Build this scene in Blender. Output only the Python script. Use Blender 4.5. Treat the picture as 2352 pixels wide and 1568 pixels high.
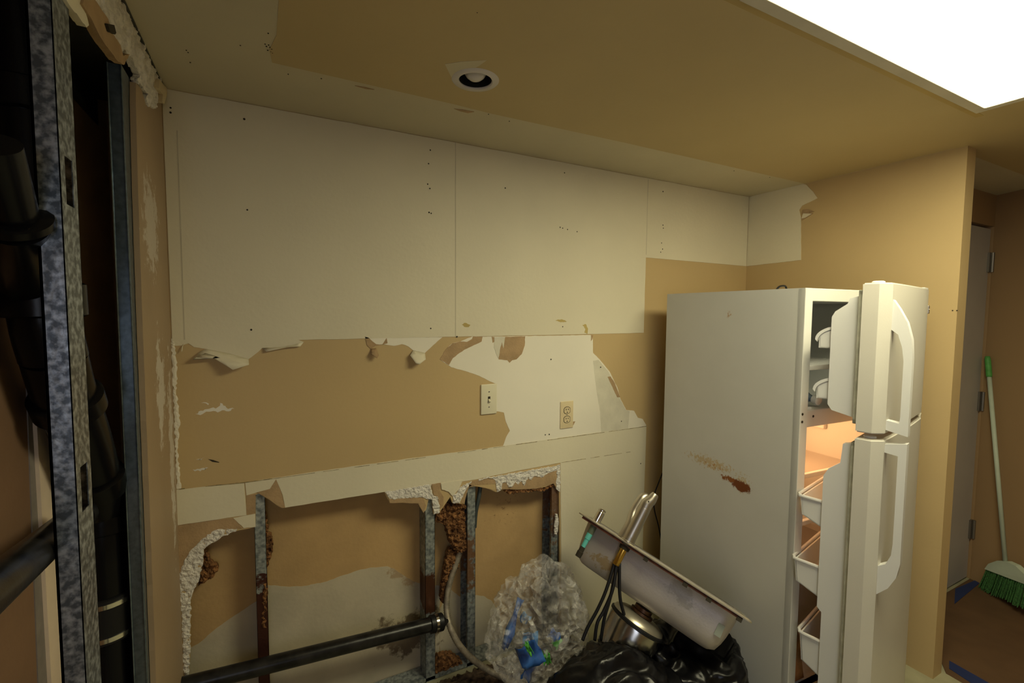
import bpy, bmesh, math, random
from mathutils import Vector, Matrix, noise, geometry
random.seed(7)
for o in list(bpy.data.objects): bpy.data.objects.remove(o)
SC = bpy.context.scene; COL = SC.collection
V = Vector
# ------------------------------------------------------------------ camera
FPX = 1077.3
CAM = V((.2907, -1.979, 1.6994))
YAW, PITCH, ROLL = -.484, -.0621, .0073
Fv = V((-math.sin(YAW)*math.cos(PITCH), math.cos(YAW)*math.cos(PITCH), math.sin(PITCH)))
r0 = V((math.cos(YAW), math.sin(YAW), 0)); u0 = r0.cross(Fv)
Rv = math.cos(ROLL)*r0 + math.sin(ROLL)*u0; Uv = -math.sin(ROLL)*r0 + math.cos(ROLL)*u0
cd = bpy.data.cameras.new('camera'); cam = bpy.data.objects.new('camera', cd); COL.objects.link(cam)
cd.sensor_width = 36; cd.lens = FPX/2352*36; cd.clip_start = .02
M = Matrix((( Rv.x, Uv.x, -Fv.x, CAM.x), (Rv.y, Uv.y, -Fv.y, CAM.y), (Rv.z, Uv.z, -Fv.z, CAM.z), (0, 0, 0, 1)))
cam.matrix_world = M; SC.camera = cam
# ------------------------------------------------------------------ world, lights, exposure
SC.view_settings.view_transform = 'Standard'; SC.view_settings.look = 'None'
SC.view_settings.gamma = 1; SC.view_settings.use_curve_mapping = False
SC.view_settings.exposure = 0.1
PANEL_STRENGTH = 16
w = bpy.data.worlds.new('world'); SC.world = w; w.use_nodes = True
w.node_tree.nodes['Background'].inputs[0].default_value = (.55, .6, .7, 1)
w.node_tree.nodes['Background'].inputs[1].default_value = .03
def area(name, loc, target, sx, sy, power, col):
    l = bpy.data.lights.new(name, 'AREA'); l.shape = 'RECTANGLE'; l.size = sx; l.size_y = sy; l.energy = power; l.color = col
    o = bpy.data.objects.new(name, l); COL.objects.link(o); o.location = loc
    o.rotation_euler = (V(target)-V(loc)).to_track_quat('-Z', 'Y').to_euler(); return o
# daylight coming through the window in the left wall, behind the camera
area('window_daylight', (.03, -2.85, 1.45), (2.2, -1.6, 1.0), .9, 1.0, 7.5, (.80, .86, 1.0))
H = 2.44; W = 3.02
def ray(px, py): return Fv + Rv*(px-1176)/FPX - Uv*(py-784)/FPX
def onx(px, py, v): d = ray(px, py); return CAM + d*((v-CAM.x)/d.x)
def ony(px, py, v): d = ray(px, py); return CAM + d*((v-CAM.y)/d.y)
def onz(px, py, v): d = ray(px, py); return CAM + d*((v-CAM.z)/d.z)
def att(px, py, t): return CAM + ray(px, py)*t
def yw(pts, v=0): return [(p.x, p.z) for p in (ony(a, b, v) for a, b in pts)]     # points of the back wall
def xw(pts, v=0): return [(p.y, p.z) for p in (onx(a, b, v) for a, b in pts)]     # points of a side wall
def zw(pts, v=H): return [(p.x, p.y) for p in (onz(a, b, v) for a, b in pts)]     # points of the ceiling
# ------------------------------------------------------------------ materials
def s2l(c): return tuple(((x/255)/12.92 if x/255 <= .04045 else ((x/255+.055)/1.055)**2.4) for x in c)
def mat(name, col, rough=.6, metal=0, var=.08, vs=6, bump=0, bs=40, spec=.4, alpha=1, trans=0, emit=None, es=0, coat=0, masks=(), detail=4, bdist=.01, col2=None, vor=0, ior=1.45, ramp=(.35, .65)):
    m = bpy.data.materials.new(name); m.use_nodes = True; nt = m.node_tree; N = nt.nodes; L = nt.links
    b = N['Principled BSDF']; tc = N.new('ShaderNodeTexCoord')
    b.inputs['Roughness'].default_value = rough; b.inputs['Metallic'].default_value = metal
    b.inputs['Specular IOR Level'].default_value = spec; b.inputs['Alpha'].default_value = alpha
    b.inputs['Transmission Weight'].default_value = trans; b.inputs['Coat Weight'].default_value = coat; b.inputs['IOR'].default_value = ior
    if vor:
        n = N.new('ShaderNodeTexVoronoi'); n.inputs['Scale'].default_value = vs; src = n.outputs['Color']
        sp = N.new('ShaderNodeSeparateColor'); L.new(src, sp.inputs[0]); src = sp.outputs[0]
    else:
        n = N.new('ShaderNodeTexNoise'); n.inputs['Scale'].default_value = vs; n.inputs['Detail'].default_value = detail; src = n.outputs[0]
    L.new(tc.outputs['Object'], n.inputs['Vector'])
    mr = N.new('ShaderNodeMapRange'); L.new(src, mr.inputs[0]); mr.inputs[1].default_value = ramp[0] if not vor else 0; mr.inputs[2].default_value = ramp[1] if not vor else 1
    mx = N.new('ShaderNodeMix'); mx.data_type = 'RGBA'; L.new(mr.outputs[0], mx.inputs[0])
    c2 = col2 if col2 else tuple(min(1, x*(1+var)) for x in col)
    mx.inputs[6].default_value = (*[x*(1-var) for x in col], 1); mx.inputs[7].default_value = (*c2, 1)
    out = mx.outputs[2]
    for (cen, rad, mc, sc, th, st) in masks:       # a stain with its own shape: ellipse x noise
        mp = N.new('ShaderNodeVectorMath'); mp.operation = 'SUBTRACT'; L.new(tc.outputs['Object'], mp.inputs[0]); mp.inputs[1].default_value = cen
        dv = N.new('ShaderNodeVectorMath'); dv.operation = 'DIVIDE'; L.new(mp.outputs[0], dv.inputs[0]); dv.inputs[1].default_value = rad
        ln = N.new('ShaderNodeVectorMath'); ln.operation = 'LENGTH'; L.new(dv.outputs[0], ln.inputs[0])
        fo = N.new('ShaderNodeMapRange'); L.new(ln.outputs['Value'], fo.inputs[0]); fo.inputs[1].default_value = 1; fo.inputs[2].default_value = .2; fo.inputs[3].default_value = 0; fo.inputs[4].default_value = 1
        nz = N.new('ShaderNodeTexNoise'); nz.inputs['Scale'].default_value = sc; nz.inputs['Detail'].default_value = 8; nz.inputs['Roughness'].default_value = .7; L.new(tc.outputs['Object'], nz.inputs['Vector'])
        ad = N.new('ShaderNodeMath'); ad.operation = 'MULTIPLY'; L.new(fo.outputs[0], ad.inputs[0]); ad.inputs[1].default_value = .35
        a2 = N.new('ShaderNodeMath'); a2.operation = 'ADD'; L.new(nz.outputs[0], a2.inputs[0]); L.new(ad.outputs[0], a2.inputs[1])
        tr = N.new('ShaderNodeMapRange'); L.new(a2.outputs[0], tr.inputs[0]); tr.inputs[1].default_value = th; tr.inputs[2].default_value = th+.08
        tr.inputs[3].default_value = 0; tr.inputs[4].default_value = st
        ml = N.new('ShaderNodeMath'); ml.operation = 'MULTIPLY'; L.new(tr.outputs[0], ml.inputs[0])
        g = N.new('ShaderNodeMath'); g.operation = 'GREATER_THAN'; L.new(fo.outputs[0], g.inputs[0]); g.inputs[1].default_value = .001; L.new(g.outputs[0], ml.inputs[1])
        m2 = N.new('ShaderNodeMix'); m2.data_type = 'RGBA'; L.new(ml.outputs[0], m2.inputs[0]); L.new(out, m2.inputs[6]); m2.inputs[7].default_value = (*mc, 1); out = m2.outputs[2]
    L.new(out, b.inputs['Base Color'])
    if emit: b.inputs['Emission Color'].default_value = (*emit, 1); b.inputs['Emission Strength'].default_value = es
    if bump:
        bn = N.new('ShaderNodeTexNoise'); bn.inputs['Scale'].default_value = bs; bn.inputs['Detail'].default_value = 6; L.new(tc.outputs['Object'], bn.inputs['Vector'])
        bp = N.new('ShaderNodeBump'); bp.inputs['Strength'].default_value = bump; bp.inputs['Distance'].default_value = bdist
        L.new(bn.outputs[0], bp.inputs['Height']); L.new(bp.outputs[0], b.inputs['Normal'])
    return m
WHITE = mat('cream_painted_drywall', (.73, .67, .51), .55, var=.025, vs=3, bump=.08, bs=60)
WHITE2 = mat('bare_white_primer', (.82, .77, .65), .6, var=.02, vs=4, bump=.05, bs=30)
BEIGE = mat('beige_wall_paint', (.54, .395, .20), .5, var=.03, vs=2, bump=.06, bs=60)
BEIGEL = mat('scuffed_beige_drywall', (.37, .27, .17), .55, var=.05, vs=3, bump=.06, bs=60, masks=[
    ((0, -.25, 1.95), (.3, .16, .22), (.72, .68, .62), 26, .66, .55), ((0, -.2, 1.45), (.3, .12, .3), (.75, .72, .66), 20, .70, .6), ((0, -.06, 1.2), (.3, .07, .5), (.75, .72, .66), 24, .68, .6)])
CEILW = mat('old_white_ceiling_paint', (.57, .51, .36), .6, var=.03, vs=3, bump=.08, bs=50)
CEILB = mat('beige_ceiling_paint', (.51, .395, .20), .55, var=.03, vs=2, bump=.05, bs=50)
BROWN = mat('torn_brown_paper', (.42, .285, .155), .85, var=.12, vs=14, bump=.25, bs=120)
TANP = mat('tan_drywall_paper', (.50, .33, .15), .8, var=.10, vs=5, bump=.12, bs=70, masks=[((1.35, .1, .70), (.35, .3, .3), (.16, .09, .04), 45, .92, .8)])
PRIM = mat('pale_primer_on_paper', (.52, .46, .34), .75, var=.10, vs=6, bump=.1, bs=60, masks=[((.85, .1, .55), (.12, .2, .16), (.34, .20, .09), 14, .62, .6), ((.88, .1, .20), (.28, .2, .16), (.09, .055, .03), 9, .66, .85)])
GREYP = mat('grey_glue_film', (.67, .63, .51), .55, var=.06, vs=12, bump=.1, bs=50)
GYP = mat('broken_gypsum', (.78, .74, .68), .95, var=.12, vs=60, bump=.9, bs=110, bdist=.012)
GALV = mat('galvanised_steel', (.20, .24, .27), .38, metal=.75, vs=95, vor=1, var=.35, col2=(.52, .60, .66), bump=.05, bs=60)
GALVR = mat('rusty_galvanised_steel', (.24, .28, .30), .45, metal=.55, vs=60, var=.3, col2=(.46, .50, .50), bump=.15, bs=90, masks=[
    ((.25, 0, .33), (.12, .3, .36), (.07, .025, .018), 22, .46, 1), ((.93, 0, .42), (.12, .3, .11), (.10, .04, .02), 20, .52, 1), ((1.59, 0, .75), (.1, .3, .4), (.28, .13, .05), 34, .66, .8), ((1.1, 0, .5), (.1, .3, .2), (.25, .12, .05), 26, .62, .9)])
RUST = mat('rusty_crumbs', (.17, .07, .025), .95, var=.4, vs=50, col2=(.40, .19, .07), bump=1, bs=90, bdist=.02)
ABS = mat('black_abs_plastic', (.004, .004, .005), .24, spec=.22, var=.2, vs=8, bump=.04, bs=30)
ABSD = mat('dusty_black_abs_plastic', (.006, .006, .007), .30, spec=.35, var=.3, vs=20, col2=(.022, .021, .020), bump=.05, bs=60)
RUB = mat('black_rubber', (.008, .008, .009), .45, var=.1)
CHROME = mat('polished_steel_band', (.75, .74, .70), .16, metal=1, var=.04, vs=10)
NICK = mat('brushed_nickel', (.52, .48, .42), .36, metal=1, var=.05, vs=12)
SSTEEL = mat('dull_stainless_underside', (.50, .46, .43), .48, metal=.5, var=.10, vs=5, bump=.05, bs=120, masks=[((.47, .1, -.05), (.12, .5, .08), (.30, .28, .24), 30, .70, .6), ((.18, .1, -.12), (.12, .5, .06), (.38, .27, .12), 30, .72, .8)])
SSRIM = mat('stainless_rim', (.52, .48, .38), .35, metal=.8, var=.08, vs=20)
BRASS = mat('brass_shank', (.62, .38, .08), .28, metal=1, var=.1, vs=20)
TEAL = mat('teal_plastic', (.12, .50, .46), .45)
FR = mat('white_fridge_enamel', (.66, .645, .60), .42, var=.02, vs=3, bump=.06, bs=260, bdist=.003, spec=.4)
FRS = mat('stained_fridge_side_enamel', (.60, .595, .565), .45, var=.03, vs=3, bump=.05, bs=220, bdist=.003, masks=[
    ((0, .42, 1.0), (.3, .30, .06), (.50, .36, .16), 70, .76, .75), ((0, .24, .96), (.3, .09, .10), (.50, .37, .16), 90, .78, .7), ((0, .40, .99), (.3, .24, .045), (.42, .19, .05), 90, .86, .95),
    ((0, .30, .958), (.3, .085, .024), (.26, .09, .02), 45, .66, 1), ((0, .245, .945), (.3, .055, .030), (.17, .05, .012), 30, .54, 1), ((0, .34, 1.70), (.3, .05, .05), (.40, .22, .08), 45, .84, .9)])
FRD = mat('white_textured_door_skin', (.66, .63, .56), .38, var=.02, vs=4, bump=.10, bs=300, bdist=.003)
PLW = mat('white_moulded_plastic', (.76, .755, .74), .4, var=.02, vs=4)
LIN = mat('white_cabinet_liner', (.70, .71, .70), .45, var=.03, vs=4)
LINF = mat('fresh_food_liner', (.74, .71, .66), .45, var=.03, vs=4)
CLEAR = mat('clear_drawer_plastic', (.80, .70, .60), .15, alpha=.2, var=.03)
GASK = mat('greyed_door_gasket', (.52, .52, .44), .6, var=.15, vs=30)
PLATEW = mat('ivory_switch_plastic', (.74, .69, .52), .35, var=.02)
PLATEY = mat('aged_almond_plastic', (.70, .58, .36), .4, var=.04, vs=20)
DARK = mat('dark_slot', (.03, .024, .015), .8)
BLACKB = mat('black_bin_liner', (.004, .004, .005), .30, spec=.35, var=.2, vs=6, bump=.3, bs=9, bdist=.012)
CLRB = None
BLUE = mat('blue_plastic_film', (.015, .05, .28), .35, var=.4, vs=12, col2=(.05, .18, .55))
BLUEL = mat('bright_blue_paper', (.03, .19, .50), .45, var=.2, vs=12)
GREEN = mat('green_plastic_scrap', (.10, .42, .06), .4, var=.2, vs=12)
WOODM = mat('oiled_oak_board', (.28, .11, .035), .45, var=.45, vs=16, bump=.1, bs=60)
FLOOR = mat('pale_green_vinyl_floor', (.36, .34, .22), .5, var=.12, vs=9)
PAPER = mat('brown_floor_paper', (.12, .066, .032), .7, var=.1, vs=8)
TAPE = mat('blue_masking_tape', (.02, .035, .12), .6)
DOORW = mat('grey_white_door_paint', (.50, .47, .44), .5, var=.03)
BROOMG = mat('green_broom_plastic', (.10, .36, .08), .5, var=.15, vs=30)
BROOMB = mat('green_broom_bristles', (.05, .15, .04), .8, var=.5, vs=140)
BROOMW = mat('white_broom_plastic', (.55, .62, .50), .45)
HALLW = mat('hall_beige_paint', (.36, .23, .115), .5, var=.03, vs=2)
COND = mat('grimy_flexible_conduit', (.30, .26, .20), .5, metal=.4, var=.3, vs=40)
DUCT = mat('dark_steel_track', (.06, .06, .055), .6, metal=.3, var=.2, vs=10)
BULB = mat('frosted_bulb_glass', (.62, .58, .55), .3)
TRIMW = mat('white_lamp_trim', (.60, .56, .53), .45)
FRAMEW = mat('white_light_frame', (.60, .55, .44), .5)
PANEL = mat('lit_diffuser', (.9, .9, .9), .6, emit=(1.0, .935, .61), es=PANEL_STRENGTH)
BLACKP = mat('black_plastic', (.01, .01, .01), .4)
# thin crumpled clear polythene
CLRB = bpy.data.materials.new('clear_polythene'); CLRB.use_nodes = True
nt = CLRB.node_tree; N = nt.nodes; b = N['Principled BSDF']; tc = N.new('ShaderNodeTexCoord')
b.inputs['Base Color'].default_value = (.78, .76, .72, 1); b.inputs['Roughness'].default_value = .16; b.inputs['Specular IOR Level'].default_value = .9
nz = N.new('ShaderNodeTexNoise'); nz.inputs['Scale'].default_value = 14; nz.inputs['Detail'].default_value = 5; nz.inputs['Distortion'].default_value = 1.5; nt.links.new(tc.outputs['Object'], nz.inputs[0])
mr = N.new('ShaderNodeMapRange'); nt.links.new(nz.outputs[0], mr.inputs[0]); mr.inputs[1].default_value = .4; mr.inputs[2].default_value = .65; mr.inputs[3].default_value = .08; mr.inputs[4].default_value = .40; nt.links.new(mr.outputs[0], b.inputs['Alpha'])
bp = N.new('ShaderNodeBump'); bp.inputs['Strength'].default_value = 1; bp.inputs['Distance'].default_value = .02; nt.links.new(nz.outputs[0], bp.inputs['Height']); nt.links.new(bp.outputs[0], b.inputs['Normal'])
# ------------------------------------------------------------------ object helpers
def link(name, bm, m, parent=None, smooth=False):
    me = bpy.data.meshes.new(name); bmesh.ops.recalc_face_normals(bm, faces=bm.faces[:]); bm.to_mesh(me); bm.free()
    for mm in (m if isinstance(m, (list, tuple)) else [m]): me.materials.append(mm)
    if smooth:
        for p in me.polygons: p.use_smooth = True
    o = bpy.data.objects.new(name, me); COL.objects.link(o)
    if parent: o.parent = parent
    return o
def tag(o, label, cat, group=None, kind=None):
    o['label'] = label; o['category'] = cat
    if group: o['group'] = group
    if kind: o['kind'] = kind
    return o
def struct(o): o['kind'] = 'structure'; return o
def empty(name, loc, rz=0):
    o = bpy.data.objects.new(name, None); o.empty_display_size = .05; COL.objects.link(o); o.location = loc; o.rotation_euler = (0, 0, rz); return o
def box(bm, x0, x1, y0, y1, z0, z1, bev=0, mi=0, M=None):
    g = bmesh.ops.create_cube(bm, size=1); vs = g['verts']
    for v in vs: v.co = V(((x0+x1)/2+v.co.x*(x1-x0), (y0+y1)/2+v.co.y*(y1-y0), (z0+z1)/2+v.co.z*(z1-z0)))
    fs = {f for v in vs for f in v.link_faces}
    if bev:
        r = bmesh.ops.bevel(bm, geom=list({e for v in vs for e in v.link_edges}), offset=bev, segments=3, affect='EDGES', profile=.5, clamp_overlap=True)
        vs = list({v for f in r['faces'] for v in f.verts} | {v for v in vs if v.is_valid}); fs = {f for v in vs for f in v.link_faces}
    for f in fs: f.material_index = mi
    if M:
        for v in vs: v.co = M @ v.co
    return vs
def TRI(pts):
    p2 = [V((p[0], p[1])) for p in pts]; n = len(pts)
    r = geometry.delaunay_2d_cdt(p2, [], [list(range(n))], 1, 1e-7)
    if len(r[0]) == n: return [tuple(f) for f in r[2]]
    return [tuple(t) for t in geometry.tessellate_polygon([[V((p[0], p[1], 0)) for p in pts]])]
def prism(bm, pts, f0, f1, mi=0):
    """solid between f0(u,v) and f1(u,v): the same outline mapped to two surfaces"""
    n = len(pts); a = [bm.verts.new(f0(*p)) for p in pts]; c = [bm.verts.new(f1(*p)) for p in pts]
    fs = []
    for t in TRI(pts):
        for L_, k in ((a, 1), (c, -1)):
            try: fs.append(bm.faces.new([L_[i] for i in t][::k]))
            except ValueError: pass
    for i in range(n): fs.append(bm.faces.new((a[i], c[i], c[(i+1) % n], a[(i+1) % n])))
    for f in fs: f.material_index = mi
def jag(pts, amp, step, closed=True, seed=0, skip=()):
    rnd = random.Random(seed); out = []
    n = len(pts)
    for i in range(n):
        a = V(pts[i]); c = V(pts[(i+1) % n]); out.append(tuple(a))
        if i in skip or (not closed and i == n-1): continue
        k = int((c-a).length/step); nn = V((-(c-a).y, (c-a).x)); nn.normalize()
        for j in range(1, k): out.append(tuple(a.lerp(c, j/k) + nn*rnd.uniform(-amp, amp)))
    return out
def wallpatch(name, pts, m, parent, off=.001, amp=.0015, step=.012, skip=(), base=0, seed=1):
    bm = bmesh.new(); p = jag(pts, amp, step, seed=seed, skip=skip)
    prism(bm, p, lambda x, z: V((x, base-off, z)), lambda x, z: V((x, base+.0004, z)))
    return link(name, bm, m, parent)
def rough(name, pts, f, m, parent, amp=.004, size=.006, off=.002, seed=3, sc=60, jagamp=.003, thick=.004):
    """broken plaster: a filled outline, finely cut and thrown out of plane; f maps (u, v, out)"""
    p = jag(pts, jagamp, .008, seed=seed)
    bm = bmesh.new(); vs = [bm.verts.new((a, c, 0)) for a, c in p]
    for t in TRI(p): bm.faces.new([vs[i] for i in t])
    for it in range(6):
        es = [e for e in bm.edges if e.calc_length() > size]
        if not es or len(bm.faces) > 6000: break
        bmesh.ops.subdivide_edges(bm, edges=es, cuts=1)
        bmesh.ops.triangulate(bm, faces=[q for q in bm.faces if len(q.verts) > 3])
    edge = {v for v in bm.verts if v.is_boundary}
    for v in bm.verts:
        q = V((v.co.x*sc, v.co.y*sc, seed)); h = off + amp*(noise.noise(q)+.6*noise.noise(q*2.3))
        v.co.z = h if v not in edge else off*.6
    r = bmesh.ops.extrude_face_region(bm, geom=bm.faces[:]); ext = [g for g in r['geom'] if isinstance(g, bmesh.types.BMVert)]
    for v in ext: v.co.z = -thick
    for v in bm.verts: v.co = f(v.co.x, v.co.y, v.co.z)
    return link(name, bm, m, parent)
def tube(bm, pts, rad, seg=16, mi=0, caps=True, smoothn=0):
    pts = [V(p) for p in pts]
    if smoothn:
        q = []
        for i in range(len(pts)-1):
            p0, p1, p2, p3 = pts[max(i-1, 0)], pts[i], pts[i+1], pts[min(i+2, len(pts)-1)]
            for j in range(smoothn):
                t = j/smoothn
                q.append(.5*((2*p1)+(p2-p0)*t+(2*p0-5*p1+4*p2-p3)*t*t+(3*p1-p0-3*p2+p3)*t**3))
        q.append(pts[-1]); pts = q
    if isinstance(rad, (list, tuple)):
        rl = list(rad); R = lambda i, n: rl[min(int(i*(len(rl)-1)/(n-1)), len(rl)-2)]*(1-(i*(len(rl)-1)/(n-1)-min(int(i*(len(rl)-1)/(n-1)), len(rl)-2)))+rl[min(int(i*(len(rl)-1)/(n-1)), len(rl)-2)+1]*(i*(len(rl)-1)/(n-1)-min(int(i*(len(rl)-1)/(n-1)), len(rl)-2))
    else: R = rad if callable(rad) else (lambda i, n: rad)
    rings = []; up = None; n = len(pts)
    for i, p in enumerate(pts):
        d = (pts[min(i+1, n-1)]-pts[max(i-1, 0)])
        if d.length < 1e-7: d = V((0, 0, 1))
        d.normalize()
        if up is None: up = d.orthogonal()
        up = (up-d*up.dot(d)); up = up.normalized() if up.length > 1e-4 else d.orthogonal().normalized()
        s = d.cross(up); rr = R(i, n)
        rings.append([bm.verts.new(p+(up*math.cos(2*math.pi*k/seg)+s*math.sin(2*math.pi*k/seg))*rr) for k in range(seg)])
    for a, c in zip(rings, rings[1:]):
        for k in range(seg): bm.faces.new((a[k], a[(k+1) % seg], c[(k+1) % seg], c[k])).material_index = mi
    if caps: bm.faces.new(rings[0][::-1]).material_index = mi; bm.faces.new(rings[-1]).material_index = mi
def lathe(bm, p0, d, prof, seg=24, mi=0):
    """prof: list of (distance along d, radius)"""
    p0 = V(p0); d = V(d).normalized(); tube(bm, [p0+d*t for t, r in prof], [max(r, .0004) for t, r in prof], seg, mi)
def autosmooth(o, ang=.7):
    for p in o.data.polygons: p.use_smooth = True
    m = o.modifiers.new('edge', 'EDGE_SPLIT'); m.split_angle = ang
    return o
# ------------------------------------------------------------------ the room
bm = bmesh.new(); box(bm, -.2, 3.12, -4.3, .25, -.05, 0); struct(link('floor', bm, FLOOR))
bm = bmesh.new(); box(bm, 3.12, 4.9, -4.3, .25, -.05, -.002); struct(link('floor_hall', bm, FLOOR))
# ceiling with a real opening for the recessed lamp
DL = onz(1092, 183, H); hx, hy = DL.x, DL.y; q = .053
bm = bmesh.new()
for (a, c, d, e) in ((-.2, hx-q, -4.3, .25), (hx+q, 4.9, -4.3, .25), (hx-q, hx+q, -4.3, hy-q), (hx-q, hx+q, hy+q, .25)): box(bm, a, c, d, e, H, H+.02)
ceil = struct(link('ceiling', bm, CEILW))
def ceilpatch(name, pts, m, off, amp=.0012, step=.03, seed=1):
    bm = bmesh.new(); p = jag(pts, amp, step, seed=seed); prism(bm, p, lambda x, y: V((x, y, H-off)), lambda x, y: V((x, y, H+.0005))); return link(name, bm, m, ceil)
yq = -.354
bp_ = [(.336, -4.2), (.336, -.68), (.334, -.52), (.318, -.43), (.326, yq-.004), (.9, yq), (1.06, yq+.008), (1.7, yq), (3.012, yq+.004), (3.012, -1.0), (4.4, -1.0), (4.4, -4.2)]
# painted field, split round the lamp so the opening stays open
def clip(poly, fn):
    out = []
    for i in range(len(poly)):
        a, c = poly[i], poly[(i+1) % len(poly)]; fa, fc = fn(a), fn(c)
        if fa >= 0: out.append(a)
        if fa*fc < 0: t = fa/(fa-fc); out.append((a[0]+(c[0]-a[0])*t, a[1]+(c[1]-a[1])*t))
    return out
bm = bmesh.new()
mid = clip(clip(bp_, lambda p: p[0]-(hx-q)), lambda p: (hx+q)-p[0])
for poly in (clip(bp_, lambda p: (hx-q)-p[0]), clip(bp_, lambda p: p[0]-(hx+q)), clip(mid, lambda p: (hy-q)-p[1]), clip(mid, lambda p: p[1]-(hy+q))):
    prism(bm, poly, lambda x, y: V((x, y, H-.0012)), lambda x, y: V((x, y, H+.0005)))
link('beige_paint_field', bm, CEILB, ceil)
cp = zw([(1022, 146), (1060, 140), (1118, 137), (1100, 150), (1046, 178), (1040, 183)]); ceilpatch('unpainted_square', cp, CEILW, .0018, 0)
for pl, sd in (([(1043, 249), (1060, 251), (1089, 256), (1075, 259), (1058, 255)], 2), ([(815, 196), (840, 200), (860, 205), (838, 203)], 3)):
    ceilpatch('torn_paper_spot', zw(pl), BROWN, .0016, .001, .008, sd)
bm = bmesh.new()
def dots_ceiling(l, r=.0022):
    for (a, c) in l:
        p = onz(a, c, H); lathe(bm, (p.x, p.y, H-.0016), (0, 0, 1), [(0, r*random.uniform(.6, 1.2)), (.002, r)], 6)
dots_ceiling([(428, 115), (432, 120), (437, 143), (609, 101), (612, 106), (617, 103), (620, 108), (624, 112), (622, 118), (615, 115), (626, 121), (552, 104), (1122, 262), (1170, 278), (1096, 28), (662, 170), (738, 180), (1686, 392), (1768, 407), (616, 76)])
o = link('pin_holes', bm, DARK, ceil)
# back wall: one sheet of board, broken away below the counter line
hole_px = [(430, 1562), (436, 1513), (437, 1384), (446, 1351), (458, 1329), (466, 1283), (467, 1261), (487, 1245), (516, 1228), (542, 1219), (574, 1213), (587, 1209), (587, 1136), (594, 1133), (620, 1149), (639, 1163), (649, 1167), (655, 1165),
           (770, 1146), (882, 1129), (885, 1134), (895, 1154), (931, 1154), (960, 1155), (972, 1177), (979, 1170), (984, 1147), (992, 1146), (996, 1181), (1009, 1177), (1021, 1160), (1034, 1141), (1039, 1155), (1067, 1157), (1072, 1120), (1080, 1111), (1090, 1116), (1115, 1120), (1141, 1130), (1154, 1123), (1190, 1124), (1230, 1122), (1252, 1118), (1271, 1110), (1279, 1123), (1284, 1128), (1285, 1200), (1286, 1316)]
hl = yw(hole_px); hx1 = hl[-1][0]
outer = [(0, 0), (0, H), (W, H), (W, 0), (hx1, 0)] + hl[::-1] + [(.02, 0)]
bm = bmesh.new(); prism(bm, outer, lambda x, z: V((x, 0, z)), lambda x, z: V((x, .013, z)))
wall = struct(link('wall_back', bm, BEIGE))
zc, zp, zk = 1.588, 2.01, None
cab = yw([(388, 789), (700, 780), (1048, 773), (1300, 768), (1478, 764)]); xc = cab[-1][0]
up = [(.002, H-.002), (.004, cab[0][1])] + cab[1:] + [(xc+.002, 2.008), (3.015, 2.004), (3.015, H-.002)]
wallpatch('cream_upper_panel', up, WHITE, wall, .0022, .0008, .05, skip=(0, 6, 7))
# the taped panel joints, thin grooves
bm = bmesh.new()
for (a, c) in (((1046, 327), (1047, 772)), ((407, 300), (412, 780)), ((1488, 412), (1487, 585))):
    p0, p1 = ony(*a, 0), ony(*c, 0); box(bm, p0.x-.0018, p0.x+.0018, -.0028, -.0019, p1.z, p0.z)
link('panel_joint', bm, mat('joint_line', (.56, .51, .39), .8), wall)
bm = bmesh.new()
def dots_wall(l, r=.0035, y=-.0026):
    for (a, c) in l:
        p = ony(a, c, 0); lathe(bm, (p.x, y-.0004, p.z), (0, 1, 0), [(0, r*random.uniform(.6, 1.2)), (.001, r)], 7)
dots_wall([(561, 274), (568, 482), (577, 757), (988, 345), (984, 376), (982, 423), (987, 433), (985, 488), (990, 490), (989, 754), (1160, 432), (1296, 397), (1286, 522), (1292, 524), (1303, 527), (1325, 532), (1522, 517), (1523, 524), (1519, 558), (1521, 572), (1517, 579), (1292, 750), (1265, 825), (1379, 843), (1252, 998), (1261, 997), (1471, 1064), (1049, 773), (392, 259), (392, 248), (1522, 440), (1427, 967)])
link('screw_holes', bm, DARK, wall)
# stains and rust blooms at the lower edge of the panel
for pl in ([(1060, 745), (1068, 741), (1080, 746), (1076, 751), (1066, 750)], [(1275, 735), (1290, 733), (1302, 738), (1288, 740)], [(1337, 746), (1345, 744), (1350, 755), (1348, 767), (1342, 764), (1344, 755)]):
    wallpatch('rust_bloom', yw(pl), mat('rust_bloom', (.50, .38, .14), .8), wall, .0030, .002, .006)
# torn paint round the lower edge of the cabinets
T1 = [(389, 786), (682, 779), (698, 785), (668, 793), (615, 805), (602, 799), (585, 814), (571, 824), (565, 830), (535, 843), (494, 822), (471, 810), (474, 801), (446, 797), (433, 788), (418, 793), (398, 794)]
wallpatch('torn_paint_edge', yw(T1), WHITE, wall, .0016, .001)
T2 = [(846, 775), (1016, 774), (1000, 788), (976, 810), (948, 804), (937, 795), (923, 790), (905, 794), (885, 791), (864, 790), (856, 784)]
wallpatch('torn_paint_edge', yw(T2), WHITE2, wall, .0014, .001)
wallpatch('brown_paper_tear', yw([(838, 773), (846, 775), (856, 784), (864, 790), (878, 791), (885, 780), (888, 776), (890, 788), (862, 794), (852, 801), (843, 793)]), BROWN, wall, .0022, .001)
def flap(name, px, lift, m, parent, axis='y', thick=.0012, n=3, back=None):
    """a curled tongue of torn paper: px points with their own stand-off from the wall"""
    bm = bmesh.new(); P = [ony(a, c, -l) for (a, c), l in zip(px, lift)]
    vs = [bm.verts.new(p) for p in P]; cen = sum(P, V())/len(P)+V((0, -.006, 0)); cv = bm.verts.new(cen)
    for i in range(len(vs)): bm.faces.new((vs[i], vs[(i+1) % len(vs)], cv))
    bmesh.ops.subdivide_edges(bm, edges=bm.edges[:], cuts=2, smooth=.6)
    o = link(name, bm, m, parent, True); s = o.modifiers.new('solid', 'SOLIDIFY'); s.thickness = thick; return o
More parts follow.
